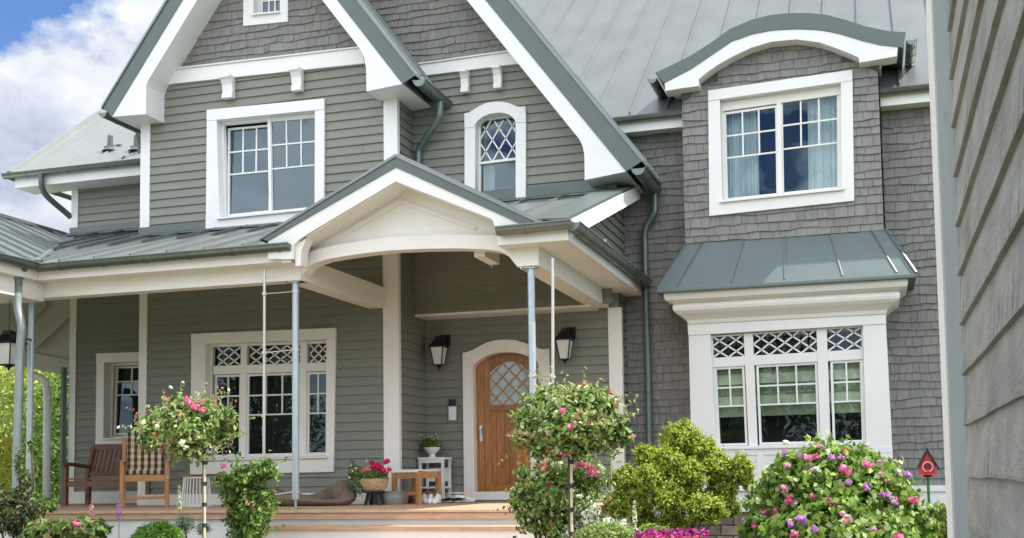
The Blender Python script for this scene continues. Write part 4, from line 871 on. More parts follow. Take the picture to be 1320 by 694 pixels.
# bench
def bench():
    o = on_deck(118, 15.2); x0 = on_deck(84, 15.2).x; x1 = x0+1.5; root = thing('garden_bench', 'dark brown slatted wooden bench against the recessed porch wall behind the checked armchair', 'bench', (x0, 15.2, DZ))
    yf, yb = 15.2, 15.75; z = DZ
    for x, y, h in ((x0, yf, .62), (x1, yf, .62), (x0, yb, .40), (x1, yb, .40)):
        b = MB(); b.bar((x, y, z), (x, y, z+h), .07); b.build('leg', M_teakd, root)
    b = MB()
    for k in range(6): b.box(x0-.02, x1+.02, yf-.02+k*.085, yf+.055+k*.085, z+.40, z+.425)
    b.build('seat', M_teakd, root)
    b = MB(); b.box(x0, x1, yf-.02, yf+.02, z+.29, z+.38); b.build('apron', M_teakd, root)
    b = MB(); T = Vector((0, .16, .50))
    B0, B1 = Vector((x0, yb-.03, z+.42)), Vector((x1, yb-.03, z+.42))
    b.bar(B0, B0+T, .06); b.bar(B1, B1+T, .06); b.bar(B0+T, B1+T, .05, .09); b.bar(B0+T*.12, B1+T*.12, .04, .06)
    for k in range(1, 17): q = B0.lerp(B1, k/17); b.bar(q+T*.12, q+T, .045, .02, up=Vector((0, 1, 0)))
    b.build('backrest', M_teakd, root)
    for x in (x0, x1):
        b = MB(); b.tube(smooth_path([(x, yf-.06, z+.62), (x, yf+.1, z+.65), (x, yb, z+.60), (x, yb+.06, z+.62)]), .032, 8); b.build('armrest', M_teakd, root)
    adopt(root)
bench()
def armchair():
    Y = 14.0; cc_ = on_deck(186, Y); x0, x1 = cc_.x-.30, cc_.x+.30; z = DZ; root = thing('armchair', 'light teak armchair on the porch facing the garden', 'chair', (cc_.x, Y, DZ))
    yf, yb = Y, Y+.5
    for x, y, h in ((x0, yf, .63), (x1, yf, .63), (x0, yb, .98), (x1, yb, .98)):
        b = MB(); b.bar((x, y, z), (x, y+(.1 if h > .7 else 0), z+h), .055); b.build('leg', M_teak, root, bevel=.004)
    for q in ((x0, x1, yf-.01, yf+.02, z+.36, z+.45), (x0, x1, yf-.005, yf+.02, z+.11, z+.15), (x0, x1, yb, yb+.03, z+.36, z+.43)): b = MB(); b.box(*q); b.build('rail', M_teak, root, bevel=.003)
    b = MB()
    for k in range(6): b.box(x0, x1, yf+.02+k*.085, yf+.09+k*.085, z+.43, z+.45)
    b.build('seat', M_teak, root)
    b = MB(); b.box(x0, x1, yb+.07, yb+.10, z+.88, z+.96)
    for k in range(1, 8): x = x0+(x1-x0)*k/8; b.bar((x, yb+.02, z+.45), (x, yb+.09, z+.9), .035, .015, up=Vector((0, 1, 0)))
    b.build('backrest', M_teak, root)
    for x in (x0, x1): b = MB(); b.box(x-.035, x+.035, yf-.05, yb+.04, z+.63, z+.655); b.build('armrest', M_teak, root, bevel=.006)
    adopt(root)
    # checked cushion (seat and back)
    m = bpy.data.materials.new('checked_fabric'); m.use_nodes = True; t = m.node_tree; n = t.nodes; l = t.links; bs = n['Principled BSDF']; bs.inputs['Roughness'].default_value = .9
    co_ = n.new('ShaderNodeTexCoord'); sp_ = n.new('ShaderNodeSeparateXYZ'); l.new(co_.outputs['Object'], sp_.inputs[0]); outs = []
    for ax_, sc in ((0, 68), (2, 68)):
        mu = n.new('ShaderNodeMath'); mu.operation = 'MULTIPLY'; mu.inputs[1].default_value = sc; l.new(sp_.outputs[ax_], mu.inputs[0])
        si = n.new('ShaderNodeMath'); si.operation = 'SINE'; l.new(mu.outputs[0], si.inputs[0]); gt_ = n.new('ShaderNodeMath'); gt_.operation = 'GREATER_THAN'; gt_.inputs[1].default_value = 0; l.new(si.outputs[0], gt_.inputs[0]); outs.append(gt_)
    ad = n.new('ShaderNodeMath'); ad.operation = 'MULTIPLY_ADD'; l.new(outs[0].outputs[0], ad.inputs[0]); ad.inputs[1].default_value = .62; mm = n.new('ShaderNodeMath'); mm.operation = 'MULTIPLY'; l.new(outs[1].outputs[0], mm.inputs[0]); mm.inputs[1].default_value = .38; l.new(mm.outputs[0], ad.inputs[2])
    r = n.new('ShaderNodeValToRGB'); r.color_ramp.interpolation = 'CONSTANT'; r.color_ramp.elements[0].color = (.035, .02, .025, 1); e = r.color_ramp.elements[1]; e.position = .3; e.color = (.14, .09, .06, 1)
    e = r.color_ramp.elements.new(.55); e.color = (.42, .32, .20, 1); e = r.color_ramp.elements.new(.9); e.color = (.60, .50, .34, 1)
    l.new(ad.outputs[0], r.inputs[0]); l.new(r.outputs[0], bs.inputs['Base Color'])
    root.rotation_euler.z = math.radians(33); cu = thing('chair_cushion', 'brown and cream checked cushion lying on the teak armchair', 'cushion', (cc_.x, Y, DZ+.46))
    b = MB(); b.box(x0+.04, x1-.04, yf+.0, yb, z+.455, z+.52); b.build('seat_pad', m, cu, bevel=.02)
    b = MB(); a_ = Vector(((x0+x1)/2, yb-.02, z+.78)); mtx = Matrix.Rotation(math.radians(-11), 4, 'X'); mtx.translation = a_; b.obox(mtx, x1-x0-.08, .07, .62); b.build('back_pad', m, cu, bevel=.02)
    adopt(cu); cu.rotation_euler.z = math.radians(33)
armchair()
# white wire basket table
def wire():
    Y = 14.2; o = on_deck(253, Y); r1, r2, h = .17, .21, .40; root = thing('wire_side_table', 'round white wire side table beneath the triple porch window', 'side table', tuple(o))
    b = MB(); n = 26
    for k in range(n): a = 2*math.pi*k/n; b.tube([o+Vector((r2*math.cos(a), r2*math.sin(a), .01)), o+Vector((r1*math.cos(a), r1*math.sin(a), h))], .0055, 6)
    for r, z in ((r2, .01), (r1, h)): b.tube([o+Vector((r*math.cos(2*math.pi*k/24), r*math.sin(2*math.pi*k/24), z)) for k in range(25)], .008, 6)
    b.build('wire_frame', M_wht, root)
    b = MB(); b.lathe([(r1, h), (r1+.01, h+.012), (r1, h+.022)], o, 24); b.build('table_top', M_teak, root); adopt(root)
wire()
# dog bed
def dogbed():
    Y = 14.35; a, c = on_deck(328, Y), on_deck(458, Y); o = (a+c)/2; root = thing('pet_bed', 'large slumped brown fabric pet bed on the deck under the window', 'pet bed', tuple(o))
    rx, ry = (c.x-a.x)/2, .42; b = MB(); n, m = 48, 12; vs = []
    for i in range(n):
        t = 2*math.pi*i/n; hh = .115+.04*math.sin(2*t+.6)+.03*math.sin(3*t); hh *= .75; hh += .03 if math.sin(t) > .3 else 0
        for j in range(m):
            p = 2*math.pi*j/m; rr_ = .15+.02*math.sin(5*t); cx = (rx-rr_)+math.cos(p)*rr_; cy = (ry-rr_)+math.cos(p)*rr_
            vs.append((o.x+math.cos(t)*cx, o.y+math.sin(t)*cy, DZ+hh+math.sin(p)*hh*(1+.06*math.sin(9*t+j))))
    b.add(vs, [(i*m+j, i*m+(j+1) % m, ((i+1) % n)*m+(j+1) % m, ((i+1) % n)*m+j) for i in range(n) for j in range(m)])
    b.build('rim', M_bed, root, smooth=True)
    b = MB(); b.lathe([(.01, .10), (.3, .09), (.34, .02)][::-1], (0, 0, 0), 24); ob = b.build('base_pad', M_bed, root, smooth=True); ob.scale = (1.7, .8, 1); ob.location = o; adopt(root); ob.matrix_parent_inverse = Matrix.Translation(-o)
    b = MB(); b.bar((o.x-.28, o.y-ry-.012, DZ+.055), (o.x-.12, o.y-ry-.012, DZ+.052), .004, .014); b.build('label_tab', M_wht, root).matrix_parent_inverse = Matrix.Translation(-o)
dogbed()

# ------------------------------------------------------------------ foliage tools
def leaf_mesh(name, pts, nrm, size, cols, mat_, parent=None, aspect=1.9, fold=.25, jitter=.7, kind=None, droop=0):
    n = len(pts); size = np.broadcast_to(size, (n,))*rng.uniform(.7, 1.3, n)
    d = nrm+rng.normal(0, jitter, (n, 3)); d[:, 2] -= droop; d /= np.linalg.norm(d, axis=1)[:, None]+1e-9
    r = rng.normal(0, 1, (n, 3)); x = np.cross(d, r); x /= np.linalg.norm(x, axis=1)[:, None]+1e-9; y = np.cross(x, d)
    # leaf plane: length along x, width along y*..., normal ~ d
    Lh = x*(size*.5)[:, None]; Wd = y*(size*.5/aspect)[:, None]; up = d*(size*fold*.4)[:, None]
    v = np.stack([pts-Lh, pts-Lh*.1+Wd+up, pts+Lh, pts-Lh*.1-Wd+up], 1).reshape(-1, 3)
    me = bpy.data.meshes.new(name); me.vertices.add(4*n); me.vertices.foreach_set('co', v.astype(np.float32).ravel())
    i = np.arange(n)*4; tri = np.stack([i, i+1, i+2, i, i+2, i+3], 1).ravel().astype(np.int32)
    me.loops.add(6*n); me.loops.foreach_set('vertex_index', tri); me.polygons.add(2*n); me.polygons.foreach_set('loop_start', np.arange(0, 6*n, 3, dtype=np.int32)); me.polygons.foreach_set('loop_total', np.full(2*n, 3, dtype=np.int32))
    me.update(); me.validate(); ca = me.color_attributes.new('c', 'FLOAT_COLOR', 'CORNER')
    cc = np.repeat(np.concatenate([cols, np.ones((n, 1))], 1), 6, axis=0).astype(np.float32); ca.data.foreach_set('color', cc.ravel())
    me.materials.append(mat_); o = bpy.data.objects.new(name, me); COL.objects.link(o); o.parent = parent
    if kind: o['kind'] = kind
    return o
def blob_pts(blobs, n, shell=.35, rough=.18):
    vol = np.array([(b[3]*b[4]*b[5])**.75 for b in blobs]); idx = rng.choice(len(blobs), n, p=vol/vol.sum()); B = np.array(blobs)[idx]
    d = rng.normal(0, 1, (n, 3)); d /= np.linalg.norm(d, axis=1)[:, None]
    ph = np.array([math.sin(7*i) for i in idx])
    lump = 1+rough*(np.sin(5*d[:, 0]+3*ph)*np.cos(6*d[:, 2]+2*ph)+.5*np.sin(11*d[:, 1]+ph))
    r = (1-shell*rng.random(n)**1.5)*lump*rng.uniform(.93, 1.07, n)
    return B[:, :3]+d*B[:, 3:6]*r[:, None], d
def pal(n, cs, w=None, v=.15):
    c = np.array(cs)[rng.choice(len(cs), n, p=w)]; return c*rng.uniform(1-v, 1+v, (n, 1))
GR = [(.10, .19, .03), (.14, .25, .045), (.07, .14, .03), (.20, .30, .07)]
def ros(name, blobs, n, size, cs, parent, w=None, **k): p, d = blob_pts(blobs, n, **{q: k.pop(q) for q in ('shell', 'rough') if q in k}); return leaf_mesh(name, p, d, size, pal(n, cs, w), M_leaf, parent, **k)
def flower(p, r, col, parent, n=26, name='flower', flat=.8, lab=None, asp=1.2):
    d = rng.normal(0, 1, (n, 3)); d /= np.linalg.norm(d, axis=1)[:, None]; d[:, 1] -= .35; pts = np.array(p)+d*r*np.array([1, 1, flat])*rng.uniform(.35, 1, (n, 1))
    o = leaf_mesh(name, pts, d, r*.95, pal(n, col, v=.2), M_pet, parent, aspect=asp, jitter=.5)
    if lab: o['label'] = lab
    return o
def bpx(px, py, Y, rpx, rpy=None, ry=None):   # blob from measured pixels
    p = at(px, py, Y); s = Y/F*1.05; return (p.x, p.y, p.z, rpx*s, (ry if ry else rpx*s*.9), (rpy or rpx)*s)
def front_hit(px, py, Bs):
    r = ray(px, py); r = r/r.y; y0 = min(b[1]-b[4] for b in Bs); y1 = max(b[1] for b in Bs); y = y0-.1
    while y < y1:
        p = r*y; q = (p.x, p.y, p.z+H)
        if any(sum(((q[i]-b[i])/b[3+i])**2 for i in range(3)) < .98 for b in Bs): return Vector((q[0], q[1]-.03, q[2]))
        y += .015
    p = r*np.mean([b[1] for b in Bs]); return Vector((p.x, p.y-.05, p.z+H))
def merge(a, b):
    bm = bmesh.new(); bm.from_mesh(a.data); bm.from_mesh(b.data); bm.to_mesh(a.data); bm.free(); bpy.data.objects.remove(b); return a
def shoots(name, Bs, ns, length, per, size, cs, parent, up=.5, w=None, mat_=None, aspect=1.9):
    p, d = blob_pts(Bs, ns, shell=.12, rough=.15); d = d+rng.normal(0, .25, (ns, 3)); d[:, 2] += up; d /= np.linalg.norm(d, axis=1)[:, None]
    L_ = length*rng.uniform(.4, 1.3, ns); t = np.tile(np.linspace(.0, 1, per), ns); P = np.repeat(p, per, 0)+np.repeat(d*L_[:, None], per, 0)*t[:, None]; P[:, 2] -= (np.repeat(L_, per)*t*t)*.25*(1-up)
    P += rng.normal(0, size*.25, P.shape); base = pal(ns, cs, w, v=.12); C = np.repeat(base, per, 0)*rng.uniform(.85, 1.15, (ns*per, 1))
    return leaf_mesh(name, P, np.repeat(d, per, 0), size, C, mat_ or M_leaf, parent, jitter=1.0, aspect=aspect)
def twigs(name, root, base, tips, r, m=M_bark):
    b = MB()
    for t in tips:
        base_ = Vector(base); t = Vector(t); mid = base_.lerp(t, .5)+Vector((random.uniform(-.05, .05), random.uniform(-.05, .05), .04)); b.tube(smooth_path([base_, mid, t], 2), [r*(1-.7*k/12) for k in range(13)][:len(smooth_path([base_, mid, t], 2))], 6)
    return b.build(name, m, root, smooth=True)
PK = [(.78, .16, .34), (.85, .30, .48), (.66, .09, .25)]; PKL = [(.85, .45, .55), (.8, .3, .5)]; RD = [(.6, .02, .10), (.7, .04, .16)]; WH = [(.8, .82, .7), (.7, .78, .5)]; PU = [(.50, .24, .60), (.62, .36, .68), (.62, .25, .55)]; OR = [(.8, .25, .15), (.75, .35, .2)]
ROSE = [(.17, .30, .055), (.25, .40, .09), (.11, .20, .045), (.36, .43, .17), (.30, .17, .09), (.55, .58, .34)]

# flower basket on a dark-legged stool
def flowerbasket():
    Y = 14.4; o = on_deck(483, Y)
    st = thing('plant_stool', 'small stool with splayed black legs under the wicker flower basket', 'stool', tuple(o)); b = MB(); b.lathe([(.14, .16), (.15, .165), (.15, .185), (.14, .19)], o, 20); b.build('seat', M_blk, st)
    for k in range(4): a = math.pi/4+k*math.pi/2; b = MB(); b.bar(o+Vector((.09*math.cos(a), .09*math.sin(a), .17)), o+Vector((.13*math.cos(a), .13*math.sin(a), 0)), .035); b.build('leg', M_blk, st)
    adopt(st)
    t = thing('zinc_tub', 'low grey zinc tub on the deck behind the black-legged stool', 'tub', (o.x, Y+.45, DZ)); b = MB(); b.lathe([(.25, 0), (.27, .02), (.285, .10), (.28, .105), (.29, .17), (.30, .18), (.27, .18), (.25, .05)], (o.x, Y+.45, DZ), 28); b.build('tub_body', M_zinc, t, smooth=True); adopt(t)
    t = thing('flower_basket', 'wicker basket of red and coral flowers on the black-legged stool', 'flower basket', (o.x, Y, DZ+.19)); b = MB(); n = 36; prof = [(.115, 0), (.15, .03), (.18, .08), (.19, .13), (.185, .165), (.165, .165), (.15, .1)]
    for k, (r, z) in enumerate(prof): pass
    vs = []; fs_ = []; rows = 14
    for i in range(rows):
        z = .165*i/(rows-1); r = np.interp(z, [p_[1] for p_ in prof[:5]], [p_[0] for p_ in prof[:5]])
        for k in range(n): rr = r+.006*(1 if (i+k//2) % 2 else -1); vs.append((o.x+rr*math.cos(2*math.pi*k/n), Y+rr*math.sin(2*math.pi*k/n), DZ+.19+z))
    for i in range(rows-1):
        for k in range(n): fs_.append((i*n+k, i*n+(k+1) % n, (i+1)*n+(k+1) % n, (i+1)*n+k))
    b.add(vs, fs_+[tuple(range(n-1, -1, -1)), tuple(range((rows-1)*n, rows*n))]); b.build('basket', M_basket, t)
    c = Vector((o.x, Y, DZ+.40)); ros('foliage', [(c.x, c.y, c.z, .20, .18, .10), (c.x-.26, c.y-.02, c.z-.08, .12, .12, .2), (c.x-.33, c.y, c.z+.06, .06, .06, .14)], 1500, .035, GR, t)
    for px, py, r, cc in ((498, 595, 6, RD), (489, 603, 8, RD), (482, 602, 7, RD), (475, 605, 6, OR), (469, 607, 5, OR), (494, 607, 6, RD), (503, 605, 5, RD), (480, 597, 6, RD), (487, 599, 5, RD)):
        q = at(px, py, Y-.12); flower(q, r*.0078, cc, t)
    for px, py in ((452, 600), (456, 608), (450, 616), (473, 594), (459, 604)): q = at(px, py, Y-.15); flower(q, .022, WH, t, n=12)
    adopt(t)
flowerbasket()
def woodstool():
    C = on_deck(540, 14.75); tt = math.radians(17); L1 = L2 = .43; t = thing('woven_stool', 'teak stool with woven white seat, standing corner-on between the flower basket and the door', 'stool', tuple(C)); h = .44
    # built with its near corner at the origin: left face along -x, right face along +y
    def bx(name, m, *bs, **k):
        b = MB()
        for q in bs: b.box(*q)
        return b.build(name, m, t, **k)
    for x, y in ((0, 0), (-L1, 0), (0, L2), (-L1, L2)): bx('leg', M_teak, (x-.03, x+.03, y-.03, y+.03, 0, h), bevel=.004)
    for y in (0, L2): bx('apron', M_teak, (-L1+.03, -.03, y-.02, y+.02, h-.09, h))
    for x in (0, -L1): bx('apron', M_teak, (x-.02, x+.02, .03, L2-.03, h-.09, h))
    for y in (0, L2): bx('stretcher', M_teak, (-L1+.03, -.03, y-.014, y+.014, .12, .165))
    b = MB(); n = 17
    for k in range(n): x = -L1-.01+(L1+.02)*(k+.5)/n; b.tube([(x, -.035, h-.01), (x, -.02, h+.022), (x, L2/2, h+.008), (x, L2+.02, h+.022)], (L1+.02)/n*.5, 6)
    b.build('woven_seat', M_wht, t, smooth=True); t.rotation_euler.z = -tt
woodstool()
def shelf():
    Y = 15.85; x0, x1 = on_deck(540.5, Y).x, on_deck(573, Y).x; z = DZ; h = .62; t = thing('plant_stand', 'white open plant stand in the corner behind the teak stool', 'plant stand', (x0, Y, DZ))
    for x in (x0+.02, x1-.02):
        for y in (Y, Y+.28): b = MB(); b.box(x-.018, x+.018, y-.018, y+.018, z, z+h); b.build('leg', M_wht, t)
    b = MB(); b.box(x0-.01, x1+.01, Y-.03, Y+.31, z+h, z+h+.03); b.build('top', M_wht, t)
    b = MB(); b.box(x0, x1, Y-.01, Y+.3, z+.2, z+.225); b.build('shelf', M_wht, t)
    b = MB(); b.box(x0+.04, x1-.04, Y-.02, Y-.005, z+h-.05, z+h); b.box(x0+.04, x1-.04, Y+.27, Y+.285, z+.3, z+.5); b.build('apron', M_wht, t); adopt(t)
    cx = (at(557, 580, Y+.12)).x; o = Vector((cx, Y+.12, z+h+.031)); t = thing('planter', 'fluted white bowl planter with small white flowers standing on the white plant stand', 'planter', tuple(o))
    b = MB(); n = 28; pr_ = [(.055, 0), (.05, .02), (.04, .045), (.075, .08), (.115, .12), (.125, .15), (.115, .15), (.09, .12)]
    b.lathe(pr_, o, n); b.build('bowl', M_wht, t, smooth=True)
    ros('foliage', [(o.x, o.y, o.z+.19, .15, .13, .075), (o.x-.08, o.y, o.z+.23, .06, .06, .08)], 900, .035, GR, t)
    for k in range(16): a = random.uniform(0, 6.28); flower((o.x+.16*math.cos(a), o.y-.1+.05*math.sin(a), o.z+.2+random.uniform(-.02, .14)), .014, WH, t, n=7)
    adopt(t)
shelf()
# shoes
def shoe(px, Y, ang, m, label, ms=None, L_=.28, group=None, high=.10, pair=True, name='shoe', z0=None):
    o = on_deck(px, Y); t = thing(name, label, 'shoe', tuple(o), group); ca, sa = math.cos(ang), math.sin(ang); z0 = DZ if z0 is None else z0
    def ring(t_, w_, h, zb, n=12):
        pts = []
        for k in range(n):
            a = 2*math.pi*k/n; lx = -L_/2+L_*t_; ly = w_*math.cos(a); z = zb+max(0, (math.sin(a)*.5+.5))*h; pts.append((o.x+lx*ca-ly*sa, o.y+lx*sa+ly*ca, z0+z))
        return pts
    def loft(b, secs):
        R_ = [ring(*q) for q in secs]; n = 12; vs = []; [vs.extend(q) for q in R_]
        b.add(vs, [(i*n+k, i*n+(k+1) % n, (i+1)*n+(k+1) % n, (i+1)*n+k) for i in range(len(R_)-1) for k in range(n)]+[tuple(range(n-1, -1, -1)), tuple(range((len(R_)-1)*n, len(R_)*n))])
    b = MB(); loft(b, [(0, .02, high*.7, .015), (.04, .034, high, .018), (.25, .038, high*1.05, .02), (.42, .036, high*.85, .02), (.6, .042, high*.6, .02), (.8, .046, high*.48, .018), (.94, .036, high*.4, .016), (1, .015, high*.25, .016)]); b.build('upper', m, t, smooth=True)
    b = MB(); loft(b, [(0, .024, .025, 0), (.05, .038, .028, 0), (.3, .037, .028, 0), (.7, .050, .026, 0), (.94, .040, .026, 0), (1.02, .016, .022, .004)]); b.build('sole', ms or M_wht, t, smooth=True)
    b = MB(); lx, ly = -L_/2+L_*.12, 0; b.tube([(o.x+(lx+.09*math.cos(k))*ca-.024*math.sin(k)*sa-0*sa, o.y+(lx+.05*math.cos(k))*sa+.024*math.sin(k)*ca, z0+high*1.12) for k in np.linspace(0, 6.28, 14)], .006, 5); b.build('collar', M_shoeb if m is M_shoew else m, t)
    adopt(t); return t
shoe(516, 15.05, -1.3, M_shoeb, 'left dark leather shoe under the woven stool', M_shoeb); shoe(526, 15.15, -1.35, M_shoeb, 'right dark leather shoe under the woven stool', M_shoeb)
shoe(548, 15.0, -1.1, M_shoew, 'white sneaker beside the near leg of the woven stool', high=.12); shoe(555, 14.95, -1.25, M_shoew, 'white sneaker in the middle of the row of white shoes', high=.12); shoe(563, 14.95, -1.45, M_shoew, 'white sneaker beside the stool leg, right of the other white ones', ms=None, high=.12)
shoe(573, 15.5, 2.9, M_shoeb, 'black sandal with white sole left of its pair', high=.05); shoe(585, 15.55, 2.8, M_shoeb, 'black sandal with white sole next to the pale sneaker', high=.05)
t = shoe(599, 15.6, .25, M_shoew, 'pale sneaker with a curved black side mark beside the door mat', high=.10)
sw = MB(); o = on_deck(599, 15.6); pts = [Vector((o.x-.06+.012*k, o.y-.062+.003*k, DZ+.055+.0006*(k-3)**2)) for k in range(10)]; sw.tube(pts, [.001+.0045*math.sin(math.pi*k/9) for k in range(10)], 6); sw.build('side_mark', M_shoeb, t).matrix_parent_inverse = Matrix.Translation(-o)
b = MB(); a, c = on_deck(572, 15.6), on_deck(618, 15.6); b.box(a.x, c.x, 15.4, 15.95, DZ+.001, DZ+.012); tag(b.build('door_mat', M_vrg), 'thin dark grey mat on the deck beneath the sandals by the door', 'mat')

# ---- thin steel rods tied to the posts ---------------------------------------
for (px, y0, y1, Y, lab, tiey, ppx) in ((341, 349, 652, 12.45, 'thin pale steel rod tied to the left porch post', (455, 640), p1), (712.5, 333, 660, 12.35, 'thin pale steel rod behind the right tree rose', (486, 600), p2)):
    a, c = at(px, y0, Y), at(px-1, y1, Y); root = thing('climbing_plant_rod', lab, 'rod', (c.x, Y, c.z)); b = MB(); b.tube([(c.x, Y, DZ-.7), a], .018, 10); b.build('rod', M_rod, root, smooth=True)
    for q in tiey+((379,) if px < 500 else ()):
        b = MB(); u = at(px, q, Y); v = Vector((ppx, 12.7, u.z+.05)); b.tube([u, v], .007, 6); b.lathe([(.018, -.015), (.035, -.015), (.035, .015), (.018, .015)], u, 10); b.lathe([(.03, -.015), (.052, -.015), (.052, .015), (.03, .015)], v, 12)
        b.build('tie_bar', M_rod, root)
    adopt(root)

# ================================================================== GARDEN PLANTS
def standard_rose(cx, cy, Y, blobs, stemx, stem_top, label, n, flowers, tips=True):
    base = at(stemx, 694, Y); base.z = 0.03; root = thing('tree_rose', label, 'rose', tuple(base), 'tree roses on tall stems')
    B = [bpx(x, y, Y+dy, r1, r2) for x, y, dy, r1, r2 in blobs]
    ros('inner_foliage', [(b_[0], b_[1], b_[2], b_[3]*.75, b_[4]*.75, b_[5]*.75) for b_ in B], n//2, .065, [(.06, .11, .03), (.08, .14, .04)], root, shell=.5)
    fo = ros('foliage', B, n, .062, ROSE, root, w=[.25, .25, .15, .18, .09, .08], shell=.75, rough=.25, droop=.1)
    sh_ = shoots('young_shoots', B, n//55, .24, 12, .045, [(.30, .38, .12), (.45, .5, .25), (.34, .16, .09), (.2, .3, .08)], root, up=.45); merge(fo, sh_)
    top = at(stemx, stem_top, Y)
    b = MB(); b.tube([base, base.lerp(top, .5)+Vector((.01, 0, 0)), top], [.014, .012, .010], 8); b.build('stem', M_bark, root, smooth=True)
    b = MB(); b.tube([base+Vector((.03, -.02, 0)), Vector((top.x+.03, top.y-.02, top.z+.05))], .013, 10); b.build('stake', M_bamboo, root, smooth=True)
    b = MB(); hh = top.z
    for z in np.linspace(hh-.9, hh-.04, 5): b.lathe([(.02, -.02), (.027, -.02), (.027, .02), (.02, .02)], (top.x+.025, top.y-.015, z), 10)
    b.build('plant_tie', M_shoeb, root)
    tip = [Vector(B[i][:3])+Vector((random.uniform(-.1, .1), random.uniform(-.1, .1), B[i][5]*.5)) for i in range(len(B))]
    twigs('branch', root, top, tip, .009)
    for x, y, r, cc in flowers: flower(front_hit(x, y, B), r*Y/F, cc, root, n=34, lab=None)
    adopt(root)
standard_rose(243, 550, 10.6, [(240, 548, 0, 48, 34), (205, 553, 0, 30, 30), (283, 550, .1, 26, 28), (245, 575, 0, 38, 24), (225, 523, 0, 16, 16), (262, 535, 0, 30, 22), (250, 560, -.2, 35, 25), (192, 566, 0, 18, 20), (296, 535, 0, 9, 14)], 262, 592,
              'tree rose with a pink cluster on top, in front of the porch armchair', 4600, [(248, 519, 6, PK), (255, 525, 6, PK), (264, 529, 5, PK), (262, 518, 3.5, PK), (244, 514, 4, PK), (238, 571, 5, WH), (242, 577, 4, WH), (188, 545, 4, WH), (224, 500, 3, WH), (206, 550, 4, WH)])
standard_rose(735, 545, 10.2, [(735, 540, 0, 56, 38), (690, 545, 0, 32, 34), (785, 553, 0, 26, 30), (712, 520, 0, 28, 22), (755, 515, 0, 30, 16), (735, 570, 0, 48, 24), (700, 572, 0, 26, 24), (735, 550, -.22, 45, 30), (775, 524, 0, 20, 18), (802, 560, 0, 12, 16), (700, 510, 0, 9, 12), (740, 505, 0, 22, 9)], 733, 590,
              'tree rose with tiny pink blooms in front of the wooden door', 6800, [(726, 530, 4.5, PK), (736, 551, 5.5, PK), (795, 521, 3.5, OR), (729, 584, 5, PK), (818, 563, 3, PKL)])
def shrub(name, label, cat, blobs, Y, n, size, cs, flowers=(), sh=None, core=.35, w=None, grp=None, shell=.6, rough=.22, stems=6, base=None, aspect=1.9, fn='flower', **k):
    B = [bpx(x, y, Y+dy, r1, r2) for x, y, dy, r1, r2 in blobs]; c = np.mean([b_[:2] for b_ in B], axis=0); root = thing(name, label, cat, (c[0], c[1], 0.03), grp)
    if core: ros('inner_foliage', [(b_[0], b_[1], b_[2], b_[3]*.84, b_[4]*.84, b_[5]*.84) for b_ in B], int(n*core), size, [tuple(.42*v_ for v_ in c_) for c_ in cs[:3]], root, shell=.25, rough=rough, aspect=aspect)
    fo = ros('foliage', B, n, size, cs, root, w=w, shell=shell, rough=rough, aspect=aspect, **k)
    if sh: merge(fo, shoots('young_shoots', B, *sh[:4], sh[4] if len(sh) > 4 else cs, root, up=sh[5] if len(sh) > 5 else .4))
    if stems: twigs('branch', root, (c[0], c[1], 0.02), [Vector(b_[:3]) for b_ in B[:stems]], .016)
    for x, y, r, cc in flowers: flower(front_hit(x, y, B), r*Y/F, cc, root, n=30, name=fn)
    adopt(root); return root
shrub('rose_bush', 'leafy rose bush with one pink bloom beside the left porch post', 'rose bush', [(320, 618, 0, 28, 22), (335, 648, 0, 22, 26), (300, 640, 0, 18, 18), (346, 606, 0, 14, 15), (308, 668, 0, 20, 18), (287, 618, 0, 12, 11), (318, 692, 0, 22, 18), (335, 675, -.2, 14, 22)], 11.2, 2300, .062, [(.14, .26, .05), (.20, .34, .07), (.09, .18, .04), (.28, .2, .09)], [(292, 601, 4.5, PK)], sh=(46, .26, 10, .055), w=[.35, .35, .2, .1])
shrub('rose_bush', 'rose bush full of pink blooms beneath the right tree rose', 'rose bush', [(715, 640, 0, 45, 34), (750, 620, 0, 34, 28), (690, 660, 0, 30, 30), (735, 680, 0, 45, 30), (705, 610, 0, 22, 18), (672, 610, .1, 10, 14), (668, 640, 0, 12, 16), (730, 650, -.2, 35, 30)], 10.7, 5400, .058, ROSE, sh=(50, .22, 10, .05), flowers=[(750, 598, 6, PK), (757, 601, 6, PK), (763, 604, 6, PK), (770, 611, 6, PK), (742, 603, 5, PKL), (762, 610, 6, PKL), (702, 602, 6, RD), (708, 624, 4, RD), (722, 598, 5, WH), (775, 601, 4, WH), (748, 640, 4, WH)], w=[.28, .28, .14, .17, .05, .08])
shrub('white_flower_clump', 'loose clump of white blossoms at the foot of the right rose bush', 'flowers', [(757, 668, 0, 18, 24), (745, 690, 0, 22, 16)], 10.4, 900, .04, [(.75, .8, .68), (.8, .8, .75), (.2, .3, .1), (.55, .65, .4)], stems=2, shell=.8)
